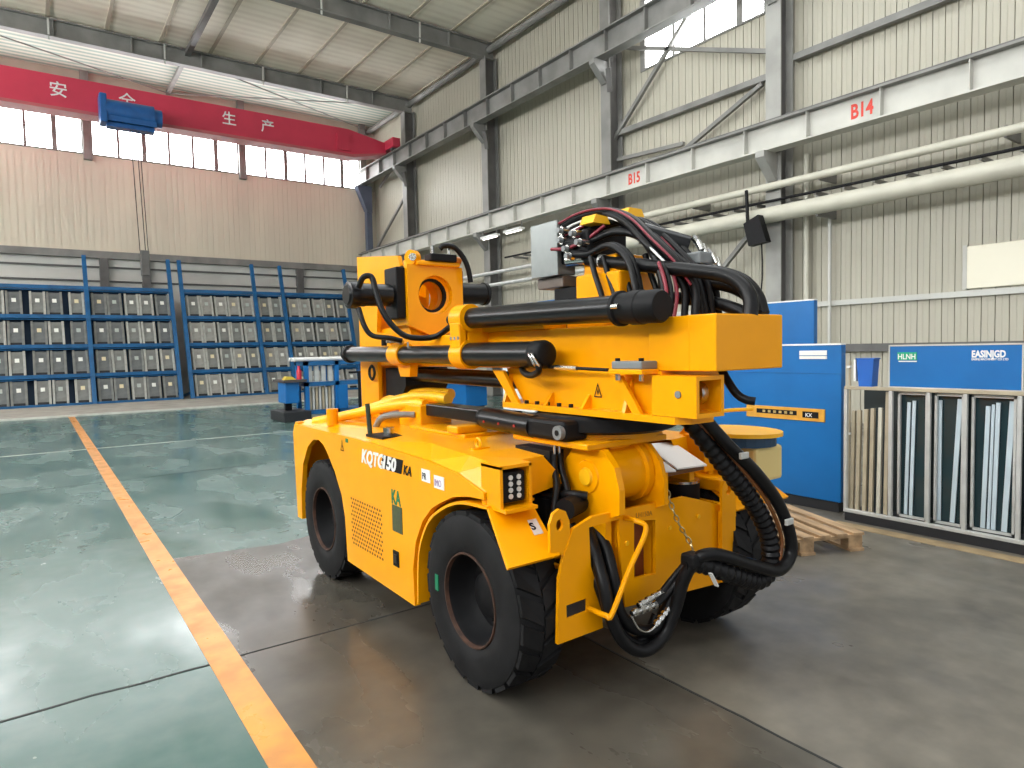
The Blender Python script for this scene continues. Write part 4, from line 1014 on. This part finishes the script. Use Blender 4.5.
# lower cylinder
lc = MB().cyl((2.07, 2.60, 1.568), (2.07, 3.28, 1.572), 0.068, 28).build('lower_cylinder', BLK, mc)
MB().lathe([(0.0, 0.0), (0.05, 0.0), (0.066, 0.012), (0.072, 0.03), (0.072, 0.09), (0.067, 0.10)], (2.07, 2.555, 1.568), (0, 1, 0), 26).build('cylinder_head', BLKM, lc)
MB().cyl((2.07, 3.40, 1.572), (2.07, 4.14, 1.575), 0.058, 24).build('piston_rod', BLK, mc)
fc = MB().cyl((2.07, 4.28, 1.578), (2.07, 5.10, 1.585), 0.058, 24).build('front_cylinder', BLK, mc)
MB().lathe([(0.060, 0.0), (0.072, 0.01), (0.072, 0.05), (0.05, 0.07), (0.05, 0.12), (0.035, 0.13), (0.0, 0.13)], (2.07, 5.06, 1.585), (0, 1, 0), 22).build('front_cap', BLKM, fc)
for dy in (0.0, 0.025):
    MB().tube(spline([(2.005, 2.60 + dy, 1.575), (1.992, 2.575 + dy, 1.56), (1.995, 2.555 + dy, 1.53), (2.01, 2.55 + dy, 1.51)], 5), 0.007, 8).build('steel_line', CHR, lc)
hose('cylinder_hose', [(2.01, 2.56, 1.52), (2.02, 2.57, 1.485), (2.04, 2.66, 1.462), (2.07, 2.76, 1.478), (2.10, 2.82, 1.52)], 0.017, mc)
# second tube under the boom
MB().cyl((2.30, 3.0, 1.405), (2.30, 4.44, 1.42), 0.045, 20).build('lower_tube', BLK, mc)
MB().cyl((2.48, 3.0, 1.405), (2.48, 4.44, 1.42), 0.045, 20).build('lower_tube', BLK, mc)
MB().prism([(4.42, 1.34), (4.50, 1.24), (4.76, 1.24), (4.76, 1.47), (4.42, 1.47)], 'X', 2.22, 2.58).build('tube_block', BLKM, mc)

# ---- drill head at the boom's front
hubo = [(2.172, 1.785), (2.40, 1.69), (2.632, 1.765), (2.632, 2.212), (2.172, 2.218)]
circ = lambda cx, cz, r, n=28: [(cx + r * math.cos(2 * math.pi * k / n), cz + r * math.sin(2 * math.pi * k / n)) for k in range(n)]
hb_ = MB().prism(hubo, 'Y', 4.25, 4.30, [circ(2.40, 2.005, 0.142)]).build('head_plate', YEL, mc)
MB().prism(hubo, 'Y', 4.50, 4.55, [circ(2.40, 2.005, 0.12)]).build('head_plate', YEL, mc)
MB().box(2.172, 2.20, 4.30, 4.50, 1.785, 2.216).build('head_side', YEL, mc)
MB().box(2.604, 2.632, 4.30, 4.50, 1.765, 2.212).build('head_side', YEL, mc)
MB().box(2.172, 2.632, 4.30, 4.50, 2.19, 2.214).build('head_roof', YEL, mc)
MB().lathe([(0.142, 0.05), (0.125, 0.06), (0.118, 0.09), (0.13, 0.10), (0.13, 0.16), (0.115, 0.17), (0.115, 0.25)], (2.40, 4.25, 2.005), (0, 1, 0), 36).build('head_bore', YEL, hb_)
MB().lathe([(0.131, 0.06), (0.106, 0.065), (0.106, 0.095), (0.131, 0.10)], (2.40, 4.25, 2.005), (0, 1, 0), 36).build('bore_ring', BLKM, hb_)
MB().prism([(2.30, 1.99), (2.50, 1.93), (2.50, 2.0), (2.30, 2.06)], 'Y', 4.56, 4.60).build('bore_shaft', YEL, hb_)
dl = MB().cyl((1.86, 4.36, 2.00), (2.08, 4.36, 2.00), 0.080, 26).build('drive_drum', BLK, mc)
MB().lathe([(0.0, 0.0), (0.065, 0.0), (0.075, 0.012), (0.092, 0.015), (0.094, 0.02), (0.094, 0.08), (0.08, 0.085), (0.08, 0.13)], (1.755, 4.36, 1.995), (1, 0, 0), 26).build('drum_cap', BLK, dl)
MB().box(2.10, 2.172, 4.28, 4.48, 1.83, 2.20, 0.01).build('drum_flange', BLKM, dl)
dr = MB().cyl((2.632, 4.36, 2.03), (2.90, 4.36, 2.035), 0.080, 26).build('drive_drum', BLK, mc)
MB().lathe([(0.08, 0.0), (0.09, 0.005), (0.09, 0.03), (0.07, 0.045), (0.0, 0.045)], (2.88, 4.36, 2.035), (1, 0, 0), 26).build('drum_cap', BLK, dr)
MB().box(2.632, 2.66, 4.28, 4.48, 1.84, 2.20, 0.01).build('drum_flange', BLKM, dr)
# mast side plates
mp_ = [(5.14, 1.06), (5.14, 2.375), (4.40, 2.295), (4.36, 2.20), (4.52, 2.12), (4.75, 2.10), (4.80, 1.75), (4.56, 1.72), (4.56, 1.64), (4.80, 1.55), (4.80, 1.06)]
ma = MB().prism(mp_, 'X', 2.175, 2.205).build('mast_plate', YEL, mc)
MB().prism(mp_, 'X', mir(2.205), mir(2.175)).build('mast_plate', YEL, mc)
MB().box(2.205, mir(2.205), 5.05, 5.10, 1.10, 2.30).build('mast_cross_plate', YEL, mc)
MB().lathe([(0.05, -0.012), (0.065, 0.0), (0.05, 0.012), (0.036, 0.0)], (2.15, 4.86, 1.435), (1, 0, 0), 24, closed=True).build('eye_ring', BLKM, ma)
MB().prism([(4.30, 1.70), (4.95, 1.70), (4.95, 1.76), (4.35, 1.80)], 'X', 2.22, 2.58).build('head_saddle', YEL, mc)
MB().box(2.24, 2.60, 4.22, 4.36, 2.212, 2.245, 0.01).build('manifold_seat', YEL, mc)
mn = MB().box(2.34, 2.56, 4.20, 4.30, 2.245, 2.30, 0.008).build('manifold', BLKM, mc)
for xx in (2.38, 2.52): MB().cyl((xx, 4.25, 2.30), (xx, 4.25, 2.36), 0.014, 8).build('manifold_fitting', CHR, mn)
MB().lathe([(0.0, 0.0), (0.05, 0.0), (0.055, 0.01), (0.055, 0.06), (0.0, 0.06)], (2.27, 4.30, 2.27), (-1, -0.4, 0), 20).build('pivot_boss', YEL, mc)
MB().cyl((2.23, 4.26, 2.27), (2.215, 4.245, 2.27), 0.028, 14).build('pivot_boss_pin', CHR, mc)
MB().cyl((2.56, 4.25, 2.265), (2.61, 4.25, 2.26), 0.03, 14).build('manifold_plug', mat('orange plug', (0.7, 0.22, 0.02), 0.4), mn)
hose('head_hose', [(2.44, 4.24, 2.34), (2.46, 4.22, 2.36), (2.53, 4.20, 2.355), (2.60, 4.19, 2.29), (2.64, 4.18, 2.20), (2.66, 4.18, 2.10)], 0.020, mc)
hose('head_hose', [(1.80, 4.24, 2.04), (1.81, 4.18, 2.10), (1.86, 4.16, 2.10), (1.87, 4.12, 2.0), (1.89, 4.06, 1.86), (1.95, 4.0, 1.745), (2.03, 3.95, 1.69), (2.17, 3.88, 1.69), (2.22, 3.76, 1.75), (2.16, 3.56, 1.785)], 0.020, mc)
hose('head_hose', [(1.82, 4.30, 1.90), (1.83, 4.24, 1.78), (1.87, 4.20, 1.71), (1.96, 4.12, 1.69), (2.04, 4.10, 1.67)], 0.018, mc)
MB().cyl((2.04, 4.10, 1.66), (2.04, 4.30, 1.69), 0.018, 10).build('clamp_port', CHR, mc)
MB().cyl((2.02, 4.34, 1.64), (2.02, 4.34, 1.69), 0.02, 10).build('cylinder_port', BLKM, mc)
MB().cyl((2.045, 4.02, 1.53), (2.045, 4.02, 1.66), 0.008, 8).build('steel_line', CHR, mc)

# ---- valve stack on top of the boom
MB().box(2.265, 2.285, 2.70, 2.93, 1.985, 2.275, 0.004).build('box_lid', mat('pale galvanised sheet', (0.26, 0.28, 0.275), 0.35, 0.5, var=0.2, scale=4), mc)
MB().box(2.285, 2.40, 2.71, 2.925, 1.99, 2.27, 0.006).build('junction_box', GREYB, mc)
MB().box(2.30, 2.50, 2.70, 2.92, 1.925, 1.985, 0.006).build('box_shelf', mat('brown shelf', (0.13, 0.10, 0.08), 0.5), mc)
MB().box(2.32, 2.46, 2.58, 2.80, 1.70, 1.92, 0.006).build('box_post', BLKM, mc)
MB().box(2.30, 2.56, 2.28, 2.60, 1.70, 1.97, 0.012).build('valve_pedestal', YEL, mc)
MB().box(2.27, 2.60, 2.24, 2.64, 1.70, 1.83, 0.006).build('pedestal_foot', YEL, mc)
MB().box(2.34, 2.56, 2.34, 2.58, 1.94, 2.06, 0.01).build('pedestal_cap', YEL, mc)
vb = MB().box(2.30, 2.58, 2.50, 2.72, 2.04, 2.20, 0.012).build('valve_block', BLKM, mc)
for k, (yy, zz) in enumerate(((2.66, 2.21), (2.66, 2.16), (2.62, 2.11), (2.60, 2.07), (2.56, 2.18), (2.52, 2.13))):
    MB().cyl((2.26, yy, zz), (2.31, yy, zz), 0.022, 10).build('valve_port', CHR, vb)
    MB().cyl((2.235, yy, zz), (2.262, yy, zz), 0.015, 8).build('valve_nipple', GREYB, vb)
MB().prism([(2.30, 2.225), (2.42, 2.225), (2.40, 2.262), (2.32, 2.268)], 'Y', 2.46, 2.56).build('yellow_cap', YEL2, vb)
MB().prism([(2.50, 2.27), (2.63, 2.275), (2.61, 2.315), (2.52, 2.315)], 'Y', 2.42, 2.54).build('yellow_cap', YEL2, vb)
MB().cyl((2.30, 2.66, 2.055), (2.34, 2.54, 2.055), 0.034, 18).build('union', CHR, mc)
hose('main_hose', [(2.335, 2.56, 2.055), (2.35, 2.40, 2.022), (2.37, 2.15, 1.975), (2.41, 1.95, 1.936), (2.45, 1.80, 1.90), (2.462, 1.72, 1.855), (2.455, 1.67, 1.79), (2.44, 1.66, 1.715)], 0.032, mc, n=14)
MB().cyl((2.345, 2.46, 2.035), (2.352, 2.43, 2.03), 0.034, 14).build('hose_band', WHT, mc)
ARC = [[(2.30, 2.72, 2.235), (2.36, 2.60, 2.285), (2.44, 2.48, 2.295), (2.44, 2.32, 2.225), (2.40, 2.14, 2.09), (2.42, 2.02, 1.97), (2.46, 1.96, 1.86), (2.45, 1.95, 1.73)],
       [(2.30, 2.70, 2.20), (2.38, 2.58, 2.255), (2.47, 2.46, 2.27), (2.48, 2.30, 2.19), (2.46, 2.12, 2.05), (2.49, 1.99, 1.92), (2.52, 1.95, 1.74)],
       [(2.32, 2.66, 2.16), (2.42, 2.54, 2.22), (2.51, 2.42, 2.24), (2.53, 2.26, 2.15), (2.53, 2.10, 2.01), (2.56, 2.0, 1.88), (2.58, 1.98, 1.73)],
       [(2.28, 2.66, 2.13), (2.33, 2.52, 2.14), (2.38, 2.40, 2.17), (2.42, 2.26, 2.13), (2.38, 2.12, 2.0), (2.36, 2.06, 1.87), (2.36, 2.04, 1.72)],
       [(2.28, 2.62, 2.09), (2.32, 2.50, 2.08), (2.34, 2.36, 2.10), (2.34, 2.24, 2.02), (2.32, 2.17, 1.88), (2.32, 2.15, 1.72)]]
for k in range(9):
    a = ARC[k % 5]; dx_, dy_, dz_ = random.uniform(-0.05, 0.06), random.uniform(-0.04, 0.05), random.uniform(-0.035, 0.02)
    ARC.append([(p[0] + dx_ * min(1, i_ / 2), p[1] + dy_ * min(1, i_ / 2), p[2] + dz_ * (1 if i_ < len(a) - 1 else 0)) for i_, p in enumerate(a)])
for k, a in enumerate(ARC): hose('valve_hose', a, 0.022 if k < 3 else 0.017, mc)
for k, (dx, dz, m_) in enumerate(((-0.03, 0.012, RED), (-0.028, -0.02, CHR), (-0.035, 0.03, RED), (-0.03, -0.035, WHT))):
    hose('sheathed_line', [(p[0] + dx, p[1], p[2] + dz) for p in ARC[k % 3]][:7 - k % 2], 0.006, mc, m_)
hose('sheathed_line', [(2.24, 2.72, 2.12), (2.27, 2.62, 2.115), (2.31, 2.52, 2.15), (2.36, 2.44, 2.21)], 0.009, mc, RED)
for dx in (0.0, 0.045, 0.10, 0.19):
    hose('drop_hose', [(2.28 + dx, 2.46 - dx, 2.05), (2.27 + dx, 2.42 - dx, 1.96), (2.26 + dx, 2.36 - dx, 1.84), (2.25 + dx, 2.33 - dx, 1.73)], 0.015, mc)
for dx in (0.0, 0.035, 0.07):
    hose('drop_line', [(2.33 + dx, 2.06, 1.98), (2.32 + dx, 2.02, 1.90), (2.30 + dx, 1.99, 1.82), (2.27 + dx, 1.985, 1.71)], 0.009, mc, RED if dx != 0.035 else HOSE)
MB().cyl((2.46, 2.28, 2.155), (2.63, 2.14, 2.085), 0.052, 20).build('accumulator', BLK, mc)
for k in range(6):
    a = Vector((2.60 + 0.012 * k, 2.08 - 0.018 * k, 2.12 - 0.022 * k)); c = a + Vector((0.02 * math.cos(k * 2), -0.03, -0.05))
    MB().cyl(a, c, 0.017 - 0.001 * k, 10).build('chrome_fitting', CHR, mc)
MB().box(2.55, 2.66, 2.0, 2.16, 1.98, 2.04, 0.01).build('fitting_block', GREYB, mc)
hose('return_hose', [(2.50, 2.10, 1.90), (2.58, 1.95, 1.885), (2.62, 1.85, 1.85), (2.62, 1.78, 1.80), (2.60, 1.74, 1.73)], 0.030, mc, n=12)
hose('return_hose', [(2.52, 2.14, 1.83), (2.60, 1.98, 1.80), (2.62, 1.86, 1.76), (2.62, 1.80, 1.73)], 0.030, mc, n=12)
hose('return_hose', [(2.56, 2.16, 1.96), (2.60, 2.0, 1.955), (2.63, 1.84, 1.90), (2.64, 1.76, 1.82), (2.63, 1.72, 1.73)], 0.026, mc, n=12)
hose('thin_wire', [(2.50, 1.72, 1.84), (2.49, 1.675, 1.80), (2.475, 1.66, 1.76), (2.46, 1.665, 1.72)], 0.008, mc, mat('tan wire', (0.42, 0.32, 0.16), 0.5))

# ---- hose loom falling from the table to the rear frame
hose('spiral_hose', [(2.46, 2.02, 1.27), (2.50, 1.95, 1.165), (2.61, 1.90, 1.015), (2.765, 1.88, 0.85), (2.88, 1.87, 0.685), (2.915, 1.87, 0.56), (2.89, 1.865, 0.475), (2.77, 1.86, 0.455), (2.58, 1.88, 0.53), (2.46, 1.93, 0.585), (2.38, 1.98, 0.59)], 0.048, mc, rib=0.019, n=16)
hose('loom_hose', [(2.47, 1.93, 1.27), (2.555, 1.86, 1.14), (2.72, 1.82, 0.99), (2.875, 1.80, 0.82), (2.975, 1.80, 0.64), (2.965, 1.80, 0.54), (2.86, 1.80, 0.50), (2.71, 1.82, 0.55), (2.54, 1.86, 0.62), (2.455, 1.89, 0.64), (2.41, 1.93, 0.61),
                   (2.375, 1.97, 0.515), (2.35, 2.0, 0.375), (2.295, 2.02, 0.26), (2.18, 2.03, 0.218), (2.075, 2.05, 0.275), (2.01, 2.07, 0.40), (1.995, 2.10, 0.545), (2.03, 2.20, 0.68), (2.10, 2.32, 0.745)], 0.030, mc, n=12)
hose('loom_hose', [(2.44, 1.96, 1.27), (2.53, 1.89, 1.15), (2.67, 1.85, 1.0), (2.83, 1.83, 0.83), (2.94, 1.83, 0.65), (2.93, 1.83, 0.53)], 0.010, mc, mat('orange brown sheath', (0.20, 0.07, 0.02), 0.4))
hose('coil_hose', [(2.12, 2.34, 0.75), (2.10, 2.20, 0.68), (2.075, 2.12, 0.55), (2.08, 2.09, 0.41), (2.145, 2.07, 0.32), (2.265, 2.055, 0.285), (2.335, 2.04, 0.37), (2.40, 2.01, 0.50), (2.44, 1.97, 0.60)], 0.028, mc)
hose('coil_hose', [(2.06, 2.32, 0.74), (2.055, 2.22, 0.62), (2.04, 2.12, 0.43), (2.09, 2.085, 0.295), (2.20, 2.075, 0.222), (2.30, 2.06, 0.245), (2.35, 2.05, 0.35), (2.40, 2.03, 0.50)], 0.028, mc)
hose('coil_hose', [(2.02, 2.34, 0.76), (2.02, 2.24, 0.66), (2.01, 2.14, 0.50), (2.04, 2.10, 0.36), (2.12, 2.09, 0.26), (2.24, 2.08, 0.25), (2.30, 2.07, 0.34)], 0.022, mc)
for a, c in (((2.155, 2.045, 0.428), (2.315, 2.04, 0.455)), ((2.10, 2.035, 0.408), (2.26, 2.03, 0.413)), ((2.235, 2.02, 0.32), (2.335, 2.02, 0.378))):
    a = Vector(a); c = Vector(c); d = (c - a)
    q = MB(); q.cyl(a, c, 0.013, 10)
    for t in (0.1, 0.35, 0.6, 0.85): q.cyl(a + d * t, a + d * (t + 0.12), 0.018, 6)
    q.build('hose_coupling', CHR, mc)
hose('steel_wire', [(2.10, 2.04, 0.40), (2.14, 2.03, 0.33), (2.20, 2.03, 0.30), (2.25, 2.02, 0.32)], 0.006, mc, CHR)
hose('coupling_hose', [(2.31, 2.04, 0.455), (2.36, 2.03, 0.50), (2.40, 2.0, 0.56), (2.44, 1.97, 0.62)], 0.016, mc)
hose('coupling_hose', [(2.26, 2.03, 0.413), (2.34, 2.02, 0.46), (2.39, 1.99, 0.53), (2.43, 1.96, 0.60)], 0.016, mc)
MB().box(2.365, 2.445, 1.90, 1.98, 0.585, 0.645, 0.012).build('loom_strap', BLKM, mc)
for p in ((2.60, 1.83, 1.09), (2.90, 1.79, 0.74)): MB().box(p[0] - 0.03, p[0] + 0.03, p[1] - 0.035, p[1] - 0.02, p[2] - 0.015, p[2] + 0.015, 0.004).build('cable_tie', ALU, mc)
MB().bar((2.455, 1.88, 0.555), (2.50, 1.88, 0.485), 0.022, 0.006).build('white_tag', WHT, mc)
# chain of real links
cp = spline([(2.43, 2.12, 0.93), (2.448, 2.10, 0.832), (2.495, 2.09, 0.726), (2.548, 2.07, 0.635), (2.50, 2.0, 0.585), (2.44, 1.95, 0.60)], 10)
links = [cp[0]]
for p in cp:
    if (p - links[-1]).length > 0.026: links.append(p)
for i, (a, c) in enumerate(zip(links, links[1:])):
    d = (c - a).normalized(); u = d.orthogonal().normalized(); w = d.cross(u)
    if i % 2: u, w = w, u
    m_ = (a + c) / 2
    pts = [m_ + d * (0.019 * math.cos(t)) + u * (0.010 * math.sin(t)) for t in [k * math.pi / 5 for k in range(11)]]
    MB().tube(pts, 0.0036, 5, cap=False).build('chain_link', mat('brass chain', (0.55, 0.45, 0.24), 0.3, 0.9), mc)
# tail hose under the boom box
hose('tail_hose', [(2.40, 1.78, 1.50), (2.395, 1.745, 1.45), (2.40, 1.70, 1.39), (2.41, 1.66, 1.365), (2.43, 1.63, 1.358)], 0.018, mc)
# far side: oval seat pan on a pale pod, with hoop
ovl = [(3.30 + 0.215 * math.cos(k * math.pi / 12), 2.34 + 0.27 * math.sin(k * math.pi / 12)) for k in range(24)]
MB().prism(ovl, 'Z', 1.078, 1.10).build('seat_pan', YEL2, mc)
MB().prism([(3.30 + (p[0] - 3.30) * 0.9, 2.34 + (p[1] - 2.34) * 0.85) for p in ovl], 'Z', 1.02, 1.075).build('seat_skirt', mat('navy band', (0.01, 0.05, 0.11), 0.5), mc)
MB().box(3.20, 3.46, 2.14, 2.34, 0.82, 1.02, 0.02).build('seat_post', mat('pale yellow cover', (0.80, 0.62, 0.25), 0.4), mc)
MB().tube(spline([(3.10, 2.36, 1.09), (3.10, 2.36, 1.18), (3.14, 2.36, 1.21), (3.30, 2.37, 1.212), (3.52, 2.38, 1.20)], 6), 0.011, 8).build('seat_hoop', YEL2, mc)
